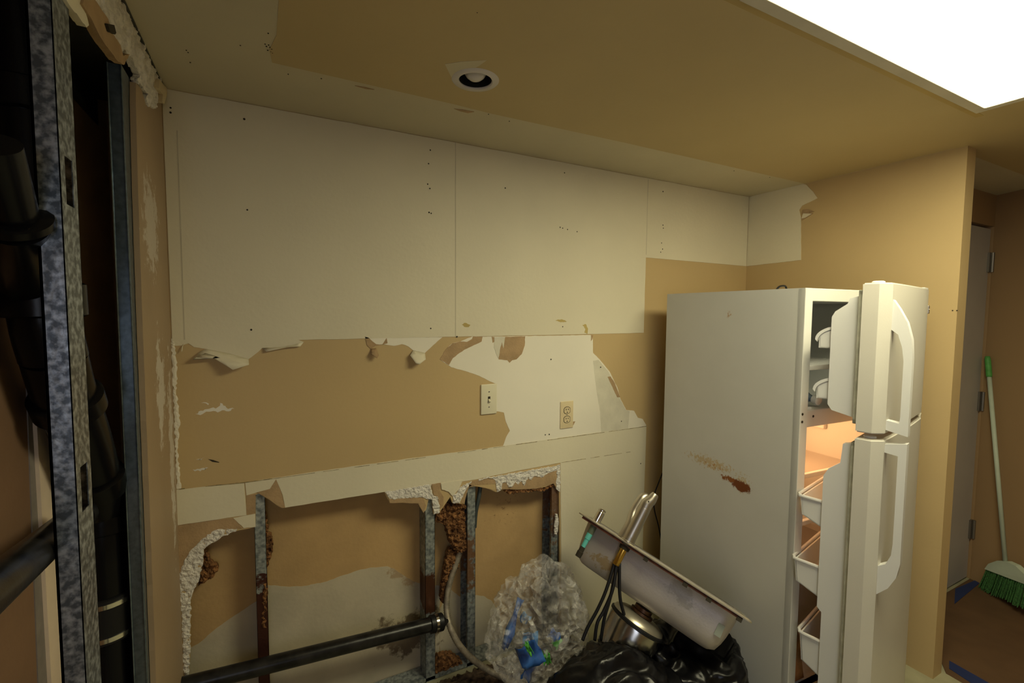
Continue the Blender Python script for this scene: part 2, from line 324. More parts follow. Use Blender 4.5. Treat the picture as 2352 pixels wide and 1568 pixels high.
flap('curled_paper_flap', [(459, 807), (474, 801), (530, 812), (571, 824), (572, 837), (535, 849), (494, 824), (471, 811), (443, 825)], [.004, .002, .002, .003, .035, .045, .025, .015, .03], WHITE, wall)
flap('curled_paper_flap', [(602, 799), (615, 805), (668, 793), (698, 785), (690, 795), (668, 795), (612, 807)], [.003, .004, .003, .002, .012, .016, .014], WHITE, wall)
flap('curled_paper_flap', [(949, 804), (976, 810), (978, 825), (964, 836), (955, 834), (942, 816)], [.002, .002, .03, .045, .04, .02], WHITE, wall)
flap('hanging_paper_scrap', [(852, 801), (864, 799), (870, 816), (866, 823), (852, 813)], [.002, .004, .02, .03, .02], BROWN, wall)
flap('hanging_paper_scrap', [(418, 793), (421, 790), (419, 806), (416, 808)], [.002, .002, .01, .012], WHITE, wall)
# large bare patch round the switch and the socket
T3 = [(1110, 773), (1361, 769), (1362, 810), (1377, 825), (1400, 853), (1418, 890), (1425, 916), (1438, 941), (1456, 943), (1465, 959), (1476, 962), (1484, 976), (1484, 984), (1155, 1024), (1162, 1004), (1171, 989), (1162, 969), (1157, 947), (1140, 944), (1139, 881), (1124, 875), (1101, 863), (1069, 852), (1036, 843), (1010, 825), (1023, 803), (1039, 788), (1057, 784), (1086, 772)]
wallpatch('bare_primer_patch', yw(T3), WHITE2, wall, .0010, .0008)
wallpatch('brown_paper_tear', yw([(1086, 772), (1108, 773), (1106, 784), (1094, 790), (1066, 803), (1040, 822), (1031, 838), (1010, 825), (1023, 803), (1039, 788), (1057, 784), (1072, 785), (1084, 778)]), BROWN, wall, .0016, .0012)
wallpatch('brown_paper_tear', yw([(1129, 773), (1135, 774), (1135, 785), (1131, 787)]), BROWN, wall, .0016, .001)
wallpatch('brown_paper_tear', yw([(1150, 774), (1206, 772), (1205, 793), (1198, 813), (1186, 825), (1176, 827), (1170, 833), (1165, 827), (1145, 825), (1146, 799)]), BROWN, wall, .0016, .001)
wallpatch('glue_smear', yw([(1136, 774), (1160, 773), (1156, 800), (1152, 785), (1147, 810), (1144, 823), (1134, 798)]), GREYP, wall, .0022, .0015)
wallpatch('glue_smear', yw([(1362, 828), (1374, 826), (1398, 855), (1414, 890), (1424, 916), (1437, 941), (1446, 944), (1442, 984), (1381, 992), (1378, 945), (1371, 904), (1365, 857)]), GREYP, wall, .0014, .001)
wallpatch('brown_paper_tear', yw([(1395, 865), (1402, 864), (1412, 880), (1424, 912), (1417, 912), (1404, 884)]), BROWN, wall, .0020, .001)
wallpatch('brown_paper_tear', yw([(1357, 769), (1362, 769), (1360, 779), (1357, 783)]), BROWN, wall, .0020, .001)
wallpatch('brown_paper_tear', yw([(1314, 968), (1321, 967), (1317, 975), (1314, 979)]), BROWN, wall, .0020, .0005)
# cream band left by the worktop and its upstand
BAND = [(563, 1107), (770, 1076), (980, 1047), (1130, 1027), (1285, 1005), (1484, 978), (1483, 1020), (1478, 1150), (1470, 1570), (1290, 1570), (1287, 1062), (1175, 1083), (1083, 1102), (882, 1129), (655, 1165), (649, 1135), (634, 1100), (620, 1122), (590, 1130), (566, 1137)]
wallpatch('cream_band', yw(BAND), WHITE, wall, .0020, .0008, .03)
wallpatch('cream_band', yw([(403, 1125), (450, 1119), (561, 1109), (566, 1182), (405, 1206)]), WHITE, wall, .0020, .0006, .03)
bm = bmesh.new()
for a, c in (((1289, 1062), (1476, 1033)), ((400, 1124), (563, 1108)), ((563, 1108), (1484, 979))):
    p0, p1 = ony(*a, 0), ony(*c, 0); d = (p1-p0); k = int(d.length/.03)
    for i in range(k):
        if random.random() < .8:
            s0 = p0+d*(i/k); s1 = p0+d*((i+1)/k); prism(bm, [(s0.x, s0.z), (s1.x, s1.z), (s1.x, s1.z+random.uniform(.001, .003)), (s0.x, s0.z+random.uniform(.001, .003))], lambda x, z: V((x, -.0028, z)), lambda x, z: V((x, -.001, z)))
link('caulk_line', bm, mat('dirty_caulk', (.30, .24, .12), .8, var=.5, vs=60), wall)
wallpatch('brown_paper_tear', yw([(566, 1137), (587, 1134), (587, 1178), (566, 1182)]), BROWN, wall, .0014, .0008)
wallpatch('brown_paper_tear', yw([(590, 1131), (620, 1122), (634, 1100), (646, 1130), (655, 1165), (649, 1166), (639, 1161), (620, 1147), (596, 1133)]), BROWN, wall, .0024, .0008)
wallpatch('brown_paper_tear', yw([(405, 1207), (470, 1197), (538, 1189), (556, 1213), (510, 1215), (467, 1235), (435, 1267), (422, 1290), (412, 1320)]), BROWN, wall, .0014, .0008)
wallpatch('cream_paper_scrap', yw([(536, 1189), (586, 1179), (587, 1209), (560, 1212)]), WHITE, wall, .0018, .001)
fy = lambda u, v, o: V((u, -o, v))
rough('broken_plaster_edge', yw([(430, 1563), (421, 1530), (418, 1440), (416, 1384), (411, 1318), (422, 1290), (435, 1267), (454, 1248), (467, 1235), (493, 1217), (510, 1214), (545, 1214), (542, 1220), (516, 1229), (487, 1246), (468, 1261), (467, 1283), (458, 1329), (446, 1351), (438, 1384), (436, 1513)]), fy, GYP, wall, .005, .008, .003, 5)
rough('broken_plaster_edge', yw([(884, 1129), (986, 1112), (992, 1134), (980, 1141), (962, 1141), (931, 1143), (895, 1146)]), fy, GYP, wall, .004, .006, .005, 6)
wallpatch('brown_paper_tear', yw([(893, 1144), (960, 1142), (972, 1143), (978, 1160), (972, 1177), (960, 1155), (931, 1154), (895, 1154)]), BROWN, wall, .0034, .001)
rough('broken_plaster_edge', yw([(960, 1140), (988, 1113), (996, 1138), (1012, 1140), (1010, 1176), (996, 1181), (992, 1146), (980, 1146)]), fy, GYP, wall, .005, .006, .004, 7)
wallpatch('brown_paper_tear', yw([(991, 1111), (1012, 1108), (1009, 1125), (1018, 1140), (1018, 1160), (1010, 1168), (1004, 1140), (996, 1136)]), BROWN, wall, .0040, .001)
wallpatch('cream_paper_scrap', yw([(1012, 1109), (1062, 1101), (1054, 1122), (1038, 1138), (1030, 1128), (1014, 1123)]), WHITE, wall, .0045, .001)
rough('broken_plaster_edge', yw([(1057, 1118), (1083, 1104), (1068, 1128), (1056, 1155), (1039, 1154), (1040, 1138), (1050, 1130)]), fy, GYP, wall, .005, .006, .004, 8)
wallpatch('brown_paper_tear', yw([(1083, 1104), (1137, 1098), (1145, 1128), (1115, 1120), (1090, 1116), (1078, 1112), (1066, 1156), (1058, 1154), (1070, 1125)]), BROWN, wall, .0016, .001)
wallpatch('brown_paper_tear', yw([(1137, 1110), (1262, 1082), (1278, 1080), (1279, 1122), (1271, 1110), (1230, 1122), (1154, 1123), (1145, 1128)]), BROWN, wall, .0016, .001)
rough('broken_plaster_edge', yw([(1099, 1100), (1281, 1068), (1277, 1080), (1265, 1083), (1242, 1096), (1228, 1092), (1219, 1102), (1212, 1096), (1203, 1115), (1196, 1104), (1190, 1112), (1183, 1106), (1175, 1118), (1167, 1118), (1163, 1106), (1154, 1108), (1150, 1125), (1141, 1129), (1137, 1102), (1119, 1094), (1099, 1104)]), fy, GYP, wall, .005, .006, .005, 9)
rough('broken_plaster_edge', yw([(1279, 1068), (1286, 1066), (1286, 1130), (1277, 1122)]), fy, GYP, wall, .003, .006, .004, 10)
rough('broken_plaster_edge', yw([(1275, 1180), (1280, 1180), (1283, 1200), (1279, 1228), (1273, 1226)]), fy, GYP, wall, .003, .006, .004, 11)
# scuffs of chalky plaster on the beige paint
SC1 = mat('plaster_scuff', (.78, .75, .68), .8)
for pl, sd in (([(449, 950), (470, 940), (500, 935), (506, 925), (520, 936), (538, 938), (520, 944), (480, 945), (460, 953)], 1), ([(462, 925), (480, 927), (478, 930)], 2), ([(443, 1078), (478, 1073), (460, 1082)], 3), ([(450, 1055), (470, 1050), (462, 1056)], 4)):
    wallpatch('plaster_scuff', yw(pl), SC1, wall, .0009, .004, .006, seed=sd)
wallpatch('dark_scratch', yw([(478, 1054), (490, 1056), (504, 1061), (503, 1062), (488, 1060)]), DARK, wall, .0009, .0004)
# ragged joint compound in the left corner
rough('corner_compound', [(.001, 1.06), (.001, 1.60), (.010, 1.60), (.016, 1.5), (.009, 1.42), (.018, 1.33), (.007, 1.2), (.014, 1.07)], fy, WHITE2, wall, .002, .01, .003, 12)
# left wall: a strip of board from the corner to the last stud, the rest stripped to the framing
L_out = [(0, 0), (0, H-.03), (-.02, H-.05)] + [(p[0], p[1]) for p in xw([(345, 245), (335, 240), (325, 205), (312, 190)])] + [(-.384, 2.24), (-.40, 2.0), (-.41, 1.7), (-.418, 1.1), (-.425, .7), (-.43, 0)]
bm = bmesh.new(); prism(bm, jag(L_out, .0015, .03), lambda y, z: V((0, y, z)), lambda y, z: V((-.013, y, z)))
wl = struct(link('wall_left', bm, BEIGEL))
fx = lambda u, v, o: V((o, u, v))
TT = [(278, -40), (278, 0), (330, 105), (372, 205), (368, 215), (362, 218), (358, 236), (350, 248), (338, 244), (332, 225), (336, 214), (322, 196), (312, 185), (318, 172), (306, 150), (300, 130), (288, 128), (283, 110), (270, 120), (250, 80), (222, 40), (205, 10), (195, -40)]
rough('broken_plaster_edge', xw(TT), fx, GYP, wl, .010, .012, .006, 15, sc=35, jagamp=.004, thick=.012)
T4 = [(180, -40), (225, -40), (200, -5), (232, 40), (240, 70), (262, 100), (268, 125), (284, 122), (270, 146), (255, 138), (238, 115), (222, 95), (208, 72), (192, 40), (170, 5)]
bm = bmesh.new(); prism(bm, jag(xw(T4, -.002), .001, .01), lambda y, z: V((.010, y, z)), lambda y, z: V((-.006, y, z))); link('brown_paper_tear', bm, BROWN, wl)
bm = bmesh.new(); prism(bm, jag(xw([(128, -30), (165, -30), (182, 20), (192, 55), (186, 60), (168, 36), (140, 0)], -.002), .002, .01), lambda y, z: V((.006, y, z)), lambda y, z: V((-.008, y, z))); link('cream_paper_scrap', bm, WHITE, wl)
bm = bmesh.new(); prism(bm, jag(xw([(222, 50), (238, 52), (243, 70), (240, 74), (228, 68)], -.002), .001, .01), lambda y, z: V((.016, y, z)), lambda y, z: V((0, y, z))); link('dark_gap', bm, DARK, wl)
bm = bmesh.new(); prism(bm, jag(xw([(352, 180), (372, 203), (364, 236), (358, 232), (360, 215), (350, 200)], 0), .001, .01), lambda y, z: V((.016, y, z)), lambda y, z: V((.002, y, z))); link('cream_paper_scrap', bm, PLATEY, wl)
bm = bmesh.new(); box(bm, .001, .010, -1.6, -.002, H-.006, H-.001); link('corner_bead', bm, DUCT, wl)
# far side of the left cavity, fall of light put into two browns
bm = bmesh.new(); box(bm, -.192, -.179, -4.3, -.56, 0, H); wc = struct(link('wall_left_cavity', bm, mat('darkened_cavity_paper', (.20, .115, .065), .8, var=.1, vs=4, bump=.08, bs=50)))  # brown darkened to stand in for the dimmer left end
bm = bmesh.new(); box(bm, -.19, -.17, -.56, .2, 0, H); struct(link('wall_left_cavity_panel', bm, mat('brightened_cavity_board', (.72, .58, .44), .8, var=.1, vs=4, bump=.08, bs=50)))  # brown raised in place of bounced light behind the drywall strip
bm = bmesh.new(); prism(bm, xw([(60, 880), (72, 880), (160, 1600), (88, 1600)], -.178), lambda y, z: V((-.177, y, z)), lambda y, z: V((-.180, y, z)))
link('joint_compound', bm, mat('joint_compound', (.22, .19, .17), .8, var=.1, vs=20), wc)
bm = bmesh.new()
for a, c in (((76, 900), (118, 1600)), ((90, 980), (132, 1600))):
    p0, p1 = onx(*a, -.177), onx(*c, -.177); prism(bm, [(p0.y, p0.z), (p1.y, p1.z), (p1.y+.002, p1.z), (p0.y+.002, p0.z)], lambda y, z: V((-.176, y, z)), lambda y, z: V((-.178, y, z)))
link('pencil_lines', bm, DARK, wc)
# far side of the back cavity
bm = bmesh.new(); box(bm, -.2, W, .105, .118, 0, H); bc = struct(link('wall_back_cavity', bm, TANP))
cv = lambda l: yw(l, .105)
for pl, sd in (([(615, 1343), (665, 1347), (700, 1345), (750, 1335), (790, 1320), (820, 1310), (850, 1303), (890, 1300), (905, 1305), (920, 1316), (950, 1335), (972, 1341), (1010, 1345), (1010, 1590), (612, 1590)], 1),
               ([(425, 1495), (455, 1478), (500, 1440), (540, 1412), (590, 1380), (600, 1590), (420, 1590)], 2),
               ([(1060, 1372), (1095, 1366), (1110, 1368), (1130, 1380), (1147, 1410), (1160, 1480), (1165, 1590), (1060, 1590)], 3), ([(1010, 1400), (1030, 1350), (1060, 1372), (1065, 1590), (1010, 1590)], 4)):
    bm = bmesh.new(); prism(bm, jag(cv(pl), .0015, .012, seed=sd), lambda x, z: V((x, .1042, z)), lambda x, z: V((x, .1055, z))); link('pale_stain', bm, PRIM, bc)
# right wall, hall and the rest of the shell
bm = bmesh.new(); box(bm, W, W+.085, -1.047, .2, 0, H); wr = struct(link('wall_right', bm, BEIGE))
rp = [(-.002, H-.002), (-.002, 2.004), (-.343, 2.010), (-.344, 2.26), (-.338, 2.30), (-.345, 2.31), (-.43, 2.345), (-.40, 2.39), (-.355, H-.004), (-.3, H-.002)]
rp = [(-.002, H-.002), (-.002, 2.004)] + xw([(1840, 597), (1840, 500), (1836, 482), (1843, 472), (1878, 455), (1868, 440), (1852, 424), (1835, 421)], W)
bm = bmesh.new(); prism(bm, jag(rp, .0008, .02), lambda y, z: V((W-.0022, y, z)), lambda y, z: V((W+.0003, y, z))); link('cream_upper_panel', bm, WHITE, wr)
bm = bmesh.new(); prism(bm, jag(xw([(1844, 482), (1856, 481), (1871, 486), (1858, 487), (1868, 490), (1856, 498), (1843, 506), (1841, 500), (1850, 496), (1842, 492)], W), .0008, .01), lambda y, z: V((W-.004, y, z)), lambda y, z: V((W, y, z))); link('paper_curl', bm, BROWN, wr)
bm = bmesh.new(); prism(bm, xw([(1846, 490), (1866, 491), (1850, 500), (1842, 502)], W), lambda y, z: V((W-.006, y, z)), lambda y, z: V((W, y, z))); link('cream_paper_scrap', bm, WHITE, wr)
bm = bmesh.new()
for p in xw([(2188, 713), (2198, 713), (2090, 700)], W)[:2]: lathe(bm, (W-.0008, p[0], p[1]), (1, 0, 0), [(0, .003), (.002, .003)], 7)
link('screw_holes', bm, DARK, wr)
bm = bmesh.new(); box(bm, -.2, W+.085, -4.32, -4.25, 0, H); struct(link('wall_behind', bm, BEIGE))
bm = bmesh.new(); box(bm, -.02, 0, -4.25, -3.4, 0, H); box(bm, -.02, 0, -2.3, -2.1, 0, H); box(bm, -.02, 0, -3.4, -2.3, 0, .9); box(bm, -.02, 0, -3.4, -2.3, 2.0, H); struct(link('wall_left_far', bm, WHITE))
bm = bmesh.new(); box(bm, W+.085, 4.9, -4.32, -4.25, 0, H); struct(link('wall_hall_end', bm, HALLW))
# hall door wall: opening with the door in it
DY = -.762
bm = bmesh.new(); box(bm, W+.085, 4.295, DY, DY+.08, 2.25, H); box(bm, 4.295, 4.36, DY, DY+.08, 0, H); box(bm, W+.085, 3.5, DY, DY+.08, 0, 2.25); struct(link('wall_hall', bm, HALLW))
bm = bmesh.new(); box(bm, 3.5, 4.285, DY+.012, DY+.05, .01, 2.235); d1 = struct(link('door_1', bm, DOORW))
for z in (2.03, 1.16, .33):
    bm = bmesh.new(); box(bm, 4.262, 4.30, DY+.002, DY+.014, z-.06, z+.06); tube(bm, [(4.29, DY-.004, z-.06), (4.29, DY-.004, z+.06)], .009, 10); link('hinge', bm, mat('worn_hinge', (.25, .23, .2), .4, metal=.8), d1)
# slanting hall wall behind the broom
P0 = V((4.298, DY, 0)); P1 = V((4.177, -1.039, 0)); dd = (P1-P0).normalized(); Pe = P0+dd*2.6; nn = V((dd.y, -dd.x, 0)); nn = nn if nn.x > 0 else -nn
bm = bmesh.new(); f4 = [P0, Pe, Pe+nn*.05, P0+nn*.05]
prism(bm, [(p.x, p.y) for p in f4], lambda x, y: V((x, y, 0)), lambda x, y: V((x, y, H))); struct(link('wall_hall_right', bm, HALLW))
# floor paper and tape in the hall
bm = bmesh.new(); prism(bm, [(3.22, -1.0), (3.5, -.765), (4.29, -.765), (3.85, -1.75), (3.05, -1.75), (3.12, -1.06)], lambda x, y: V((x, y, .002)), lambda x, y: V((x, y, -.001)))
tag(link('floor_paper', bm, PAPER), 'brown protective paper taped over the hall floor', 'paper')
t1 = [(p.x, p.y) for p in (onz(*c, 0) for c in ((2180, 1518), (2180, 1536), (2262, 1590), (2290, 1580)))]
t2 = [(p.x, p.y) for p in (onz(*c, 0) for c in ((2194, 1353), (2245, 1331), (2252, 1338), (2192, 1388)))]
bm = bmesh.new(); prism(bm, t1, lambda x, y: V((x, y, .004)), lambda x, y: V((x, y, .0022))); tag(link('floor_tape', bm, TAPE), 'strip of blue tape on the floor paper by the kitchen wall end', 'tape')
bm = bmesh.new(); prism(bm, t2, lambda x, y: V((x, y, .004)), lambda x, y: V((x, y, .0022))); tag(link('floor_tape', bm, TAPE), 'strip of blue tape on the floor paper in front of the grey door', 'tape')
# ------------------------------------------------------------------ ceiling lights
t = empty('ceiling_light', (1.95, -1.85, H)); tag(t, 'large lit rectangular ceiling light with white frame', 'ceiling light')
x0, x1, y0, y1 = 1.32, 2.55, -1.78, -1.246
bm = bmesh.new(); fw = .034
for a in ((x0-fw, x1+fw, y1, y1+fw), (x0-fw, x1+fw, y0-fw, y0), (x0-fw, x0, y0, y1), (x1, x1+fw, y0, y1)): box(bm, a[0]-1.95, a[1]-1.95, a[2]+1.85, a[3]+1.85, -.012, .0, .002)
link('light_frame', bm, FRAMEW, t)
bm = bmesh.new(); box(bm, x0-1.95+.001, x1-1.951, y0+1.851, y1+1.849, -.009, -.004); link('diffuser', bm, PANEL, t)
ceilpatch('darker_ceiling_band', [(1.2, -1.186), (2.66, -1.186), (2.66, -1.209), (1.2, -1.209)], mat('deeper_beige', (.46, .33, .12), .5), .0018, 0)  # deeper beige strip across the ceiling beside the panel frame
t = empty('recessed_downlight', (hx, hy, H)); tag(t, 'small unlit round recessed downlight with white trim in the beige ceiling', 'downlight')
bm = bmesh.new(); R1 = .0765; R2 = .0525
seg = 48; prof = [(R2, .004), (R2, -.003), (R2+.003, -.006), (R1-.004, -.0045), (R1, -.0005), (R1, .0)]
rings = [[bm.verts.new((r*math.cos(2*math.pi*k/seg), r*math.sin(2*math.pi*k/seg), z)) for k in range(seg)] for r, z in prof]
for a, c in zip(rings, rings[1:]+[rings[0]]):
    for k in range(seg): bm.faces.new((a[k], a[(k+1) % seg], c[(k+1) % seg], c[k]))
autosmooth(link('trim_ring', bm, TRIMW, t))
bm = bmesh.new(); rings = [[bm.verts.new((r*math.cos(2*math.pi*k/seg), r*math.sin(2*math.pi*k/seg), z)) for k in range(seg)] for r, z in ((.0523, 0), (.0523, .12), (.02, .12))]
for a, c in zip(rings, rings[1:]):
    for k in range(seg): bm.faces.new((a[k], a[(k+1) % seg], c[(k+1) % seg], c[k]))
bm.faces.new(rings[-1]); link('baffle', bm, mat('black_baffle', (.004, .004, .004), .6), t, True)
bm = bmesh.new(); lathe(bm, (0, 0, .0), (0, 0, 1), [(-.004, .001), (-.003, .009), (.001, .019), (.008, .028), (.018, .035), (.032, .037), (.055, .030), (.09, .018), (.118, .016)], 32); link('bulb', bm, BULB, t, True)
# ------------------------------------------------------------------ switch and socket
def plate(bm, w2, h2, th=.006):
    box(bm, -w2, w2, -th, 0, -h2, h2, .004)
sw = empty('light_switch', tuple(ony(1122, 916, -.0012)-V((0, 0, 0)))); sw.location.y = -.0012
tag(sw, 'ivory toggle light switch plate at the edge of the bare patch', 'light switch')
bm = bmesh.new(); plate(bm, .041, .071, .007); autosmooth(link('cover_plate', bm, PLATEW, sw))
bm = bmesh.new(); box(bm, -.006, .006, -.0074, -.006, -.013, .013); link('toggle_slot', bm, DARK, sw)
bm = bmesh.new(); box(bm, -.0045, .0045, -.020, -.004, -.004, .006, .001, M=Matrix.Rotation(.7, 4, 'X')); link('toggle', bm, PLATEW, sw)
for z in (.036, -.036):
    bm = bmesh.new(); lathe(bm, (0, -.0085, z), (0, 1, 0), [(0, .002), (.0005, .0035), (.002, .0038)], 14); box(bm, -.003, .003, -.0088, -.0083, z-.0004, z+.0004, mi=1); link('screw', bm, [NICK, DARK], sw, False)
so = empty('wall_socket', (0, 0, 0)); so.location = ony(1301, 952, -.0012); so.location.y = -.0012
tag(so, 'almond double wall socket on the bare patch above the cream band', 'wall socket')
bm = bmesh.new(); plate(bm, .0395, .070, .005); autosmooth(link('cover_plate', bm, PLATEY, so))
for z in (.0235, -.0235):
    bm = bmesh.new()
    def oval(s): return [(max(-.0172*s, min(.0172*s, .0205*s*math.cos(2*math.pi*k/28))), z+.0205*s*math.sin(2*math.pi*k/28)*.82) for k in range(28)]
    prism(bm, oval(1.16), lambda x, zz: V((x, -.0058, zz)), lambda x, zz: V((x, -.004, zz)), 1)
    prism(bm, oval(1), lambda x, zz: V((x, -.0066, zz)), lambda x, zz: V((x, -.004, zz)), 0)
    for x, hh in ((-.0065, .0045), (.0065, .0036)): box(bm, x-.0018, x+.0018, -.0070, -.006, z+.002-hh+.003, z+.002+hh+.003, mi=1)
    lathe(bm, (0, -.0069, z-.010), (0, 1, 0), [(0, .0032), (.001, .0032)], 12, 1)
    link('receptacle', bm, [PLATEY, DARK], so)
bm = bmesh.new(); lathe(bm, (0, -.006, 0), (0, 1, 0), [(0, .002), (.001, .003)], 12); link('screw', bm, NICK, so)
# ------------------------------------------------------------------ metal studs
def stud(name, x0, x1, z0, z1, y0=.0145, dep=.085, web='l', m=GALVR):
    bm = bmesh.new(); t_ = .0015
    box(bm, x0, x1, y0, y0+t_, z0, z1); box(bm, x0, x1, y0+dep-t_, y0+dep, z0, z1)
    xx = x0 if web == 'l' else x1-t_; box(bm, xx, xx+t_, y0, y0+dep, z0, z1)
    xl = x1-t_ if web == 'l' else x0; box(bm, xl, xl+t_, y0, y0+.008, z0, z1)
    return link(name, bm, m)
g = 'metal studs behind the broken back wall'
tag(stud('metal_stud', .236, .274, 0, 1.06), 'metal stud rusted dark at its foot, leftmost behind the broken wall', 'metal stud', g)
tag(stud('metal_stud', .905, .95, .0, .93), 'metal stud behind the coupling end of the horizontal black pipe', 'metal stud', g)
tag(stud('metal_stud', 1.108, 1.150, .0, .965, web='r'), 'metal stud between the rusty clump and the tan bay', 'metal stud', g)
tag(stud('metal_stud', 1.575, 1.618, 0, .93, web='r'), 'rust-streaked metal stud at the right edge of the wall hole', 'metal stud', g)
tr_ = bmesh.new(); box(tr_, .0, 1.62, .0145, .1, .005, .02); tag(link('floor_track', tr_, GALVR), 'metal floor track under the broken back wall', 'metal track')
# the two studs of the stripped left wall
bm = bmesh.new(); t_ = .0015
box(bm, -.032, 0, 0, t_, 0, 2.40); box(bm, -.032, -.028, 0, .008, 0, 2.40)
# web with punched slots
ys = (0, .022, .058, .078); slots = [(1.875, 1.955), (1.345, 1.425)]
box(bm, -t_, 0, 0, ys[1], 0, 2.40); box(bm, -t_, 0, ys[2], ys[3], 0, 2.40)
zz = 0
for a, c in sorted(slots): box(bm, -t_, 0, ys[1], ys[2], zz, a); zz = c
box(bm, -t_, 0, ys[1], ys[2], zz, 2.40); box(bm, -.032, 0, ys[3]-t_, ys[3], 0, 2.40)
o = link('metal_stud', bm, mat('spangled_galvanised_steel', (.15, .18, .22), .36, metal=.7, vs=75, var=.25, detail=7, ramp=(.42, .66), col2=(.46, .52, .60), bump=.06, bs=80)); o.location = (0, -.945, 0)
for v in o.data.vertices: pass
tag(o, 'spangled galvanised stud with punched slots, nearest the camera at the left', 'metal stud', 'metal studs of the left wall')
bm = bmesh.new(); box(bm, -.028, 0, 0, t_, 0, 2.31); box(bm, -.028, -.026, 0, .01, 0, 2.31); box(bm, -t_, 0, 0, .085, 0, 2.31)
tube(bm, [(-.028, -.001, 0), (-.028, -.001, 2.31)], .0018, 8); tube(bm, [(-.001, -.001, 0), (-.001, -.001, 2.31)], .0018, 8)
o = link('metal_stud', bm, mat('blue_grey_galvanised_steel', (.16, .21, .26), .30, metal=.75, vs=60, var=.2, bump=.03, bs=50)); o.location = (-.014, -.447, 0)
tag(o, 'smooth blue-grey stud at the edge of the left drywall strip', 'metal stud', 'metal studs of the left wall')
bm = bmesh.new(); box(bm, -.165, -.02, -.70, -.02, 2.36, 2.365); box(bm, -.165, -.163, -.70, -.02, 2.28, 2.36)
tag(link('top_track', bm, DUCT), 'dark steel top track inside the open left wall', 'metal track')
# ------------------------------------------------------------------ soil stack in the left wall
sx = -.103
def S(px, py, x=sx): return onx(px, py, x)
stack = empty('soil_stack', (sx, -.55, 0)); tag(stack, 'thick black plastic soil stack bending down inside the open left wall', 'drain pipe')
def child(name, bm, m, par):
    o = link(name, bm, m, None, False); autosmooth(o); o.parent = par; o.matrix_parent_inverse = Matrix.Translation(par.location).inverted(); return o
pth = [S(262, 1700), S(262, 1300), S(240, 1180), S(190, 1010), S(148, 900), S(125, 820)]
low = V((sx, pth[0].y, 0)); pth[0] = low; pth[1] = V((sx, low.y-.004, pth[1].z)); r_ = .052
bm = bmesh.new(); tube(bm, [pth[0], pth[1], pth[2]], r_, 32, smoothn=6); child('lower_pipe', bm, ABS, stack)
bm = bmesh.new(); tube(bm, [pth[2], pth[3], pth[4], pth[5]], r_+.002, 32, smoothn=6); child('offset_pipe', bm, ABS, stack)
def collar(p, q_, rr, L_, name='coupling', m=ABS):
    d = (q_-p).normalized(); bm = bmesh.new(); lathe(bm, p-d*L_/2, d, [(0, rr-.006), (.004, rr), (L_-.004, rr), (L_, rr-.006)], 36); child(name, bm, m, stack)
collar(pth[2].lerp(pth[1], .12), pth[1], r_+.010, .05); collar(pth[2].lerp(pth[3], .45), pth[3], r_+.011, .06); collar(pth[4].lerp(pth[3], .2), pth[3], r_+.013, .05)
P5 = pth[5]; u1 = V((sx-.004, P5.y-.03, P5.z+.12)); u2 = V((sx-.006, u1.y-.015, u1.z+.35)); u3 = V((sx-.01, u1.y-.03, H-.02))
bm = bmesh.new(); tube(bm, [P5, u1, u2, u3], r_+.003, 32, smoothn=6); child('upper_pipe', bm, ABS, stack)
collar(u1, u2, r_+.016, .07); collar(u2.lerp(u3, .1), u3, r_+.014, .06)
# side branch with a shiny hub
b0 = onx(60, 640, sx-.01); b1 = onx(30, 505, -.055); b2 = onx(-20, 330, -.045)
bm = bmesh.new(); tube(bm, [b0, b1], r_*.85, 28); tube(bm, [b1, b2], r_*.62, 28); child('side_branch', bm, ABS, stack)
collar(b1, b2, r_*.85+.004, .02, 'hub_rim')
# steel-banded rubber coupling low on the stack
zc1 = onx(266, 1370, sx).z
bm = bmesh.new(); lathe(bm, (sx, low.y-.002, zc1-.062), (0, 0, 1), [(0, r_+.004), (.004, r_+.009), (.12, r_+.009), (.124, r_+.004)], 40); child('rubber_coupling', bm, RUB, stack)
for dz in (-.045, .045):
    bm = bmesh.new(); lathe(bm, (sx, low.y-.002, zc1+dz-.007), (0, 0, 1), [(0, r_+.009), (.001, r_+.0115), (.013, r_+.0115), (.014, r_+.009)], 40); child('hose_clamp', bm, CHROME, stack)
# waste arm coming towards the camera
a0 = onx(185, 1180, -.10); a1 = onx(-120, 1440, -.035)
bm = bmesh.new(); tube(bm, [a0, a0.lerp(a1, .5), a1], .030, 28); child('waste_arm', bm, ABSD, stack)
d = (a1-a0).normalized(); bm = bmesh.new(); lathe(bm, a0+d*.02, d, [(0, .030), (.003, .036), (.05, .036), (.053, .031)], 30); child('arm_coupling', bm, ABS, stack)
# ------------------------------------------------------------------ horizontal drain through the back wall
hp = empty('drain_pipe', (.9, -.04, .3)); tag(hp, 'horizontal black plastic pipe running across the broken back wall to a clamped end', 'drain pipe')
pA = ony(380, 1585, -.045); pB = ony(1004, 1430, -.04)
pA = pA + (pA-pB).normalized()*.03
def ch2(name, bm, m, par=hp):
    o = link(name, bm, m); autosmooth(o); o.parent = par; o.matrix_parent_inverse = Matrix.Translation(par.location).inverted(); return o
bm = bmesh.new(); tube(bm, [pA, pA.lerp(pB, .5), pB], .0305, 28); ch2('pipe', bm, ABSD)
d = (pB-pA).normalized()
bm = bmesh.new(); lathe(bm, pB-d*.035, d, [(0, .031), (.003, .037), (.058, .037), (.062, .033), (.062, .026)], 30); ch2('rubber_coupling', bm, RUB)
bm = bmesh.new(); lathe(bm, pB-d*.012, d, [(0, .037), (.001, .0395), (.013, .0395), (.014, .037)], 36); ch2('hose_clamp', bm, CHROME)
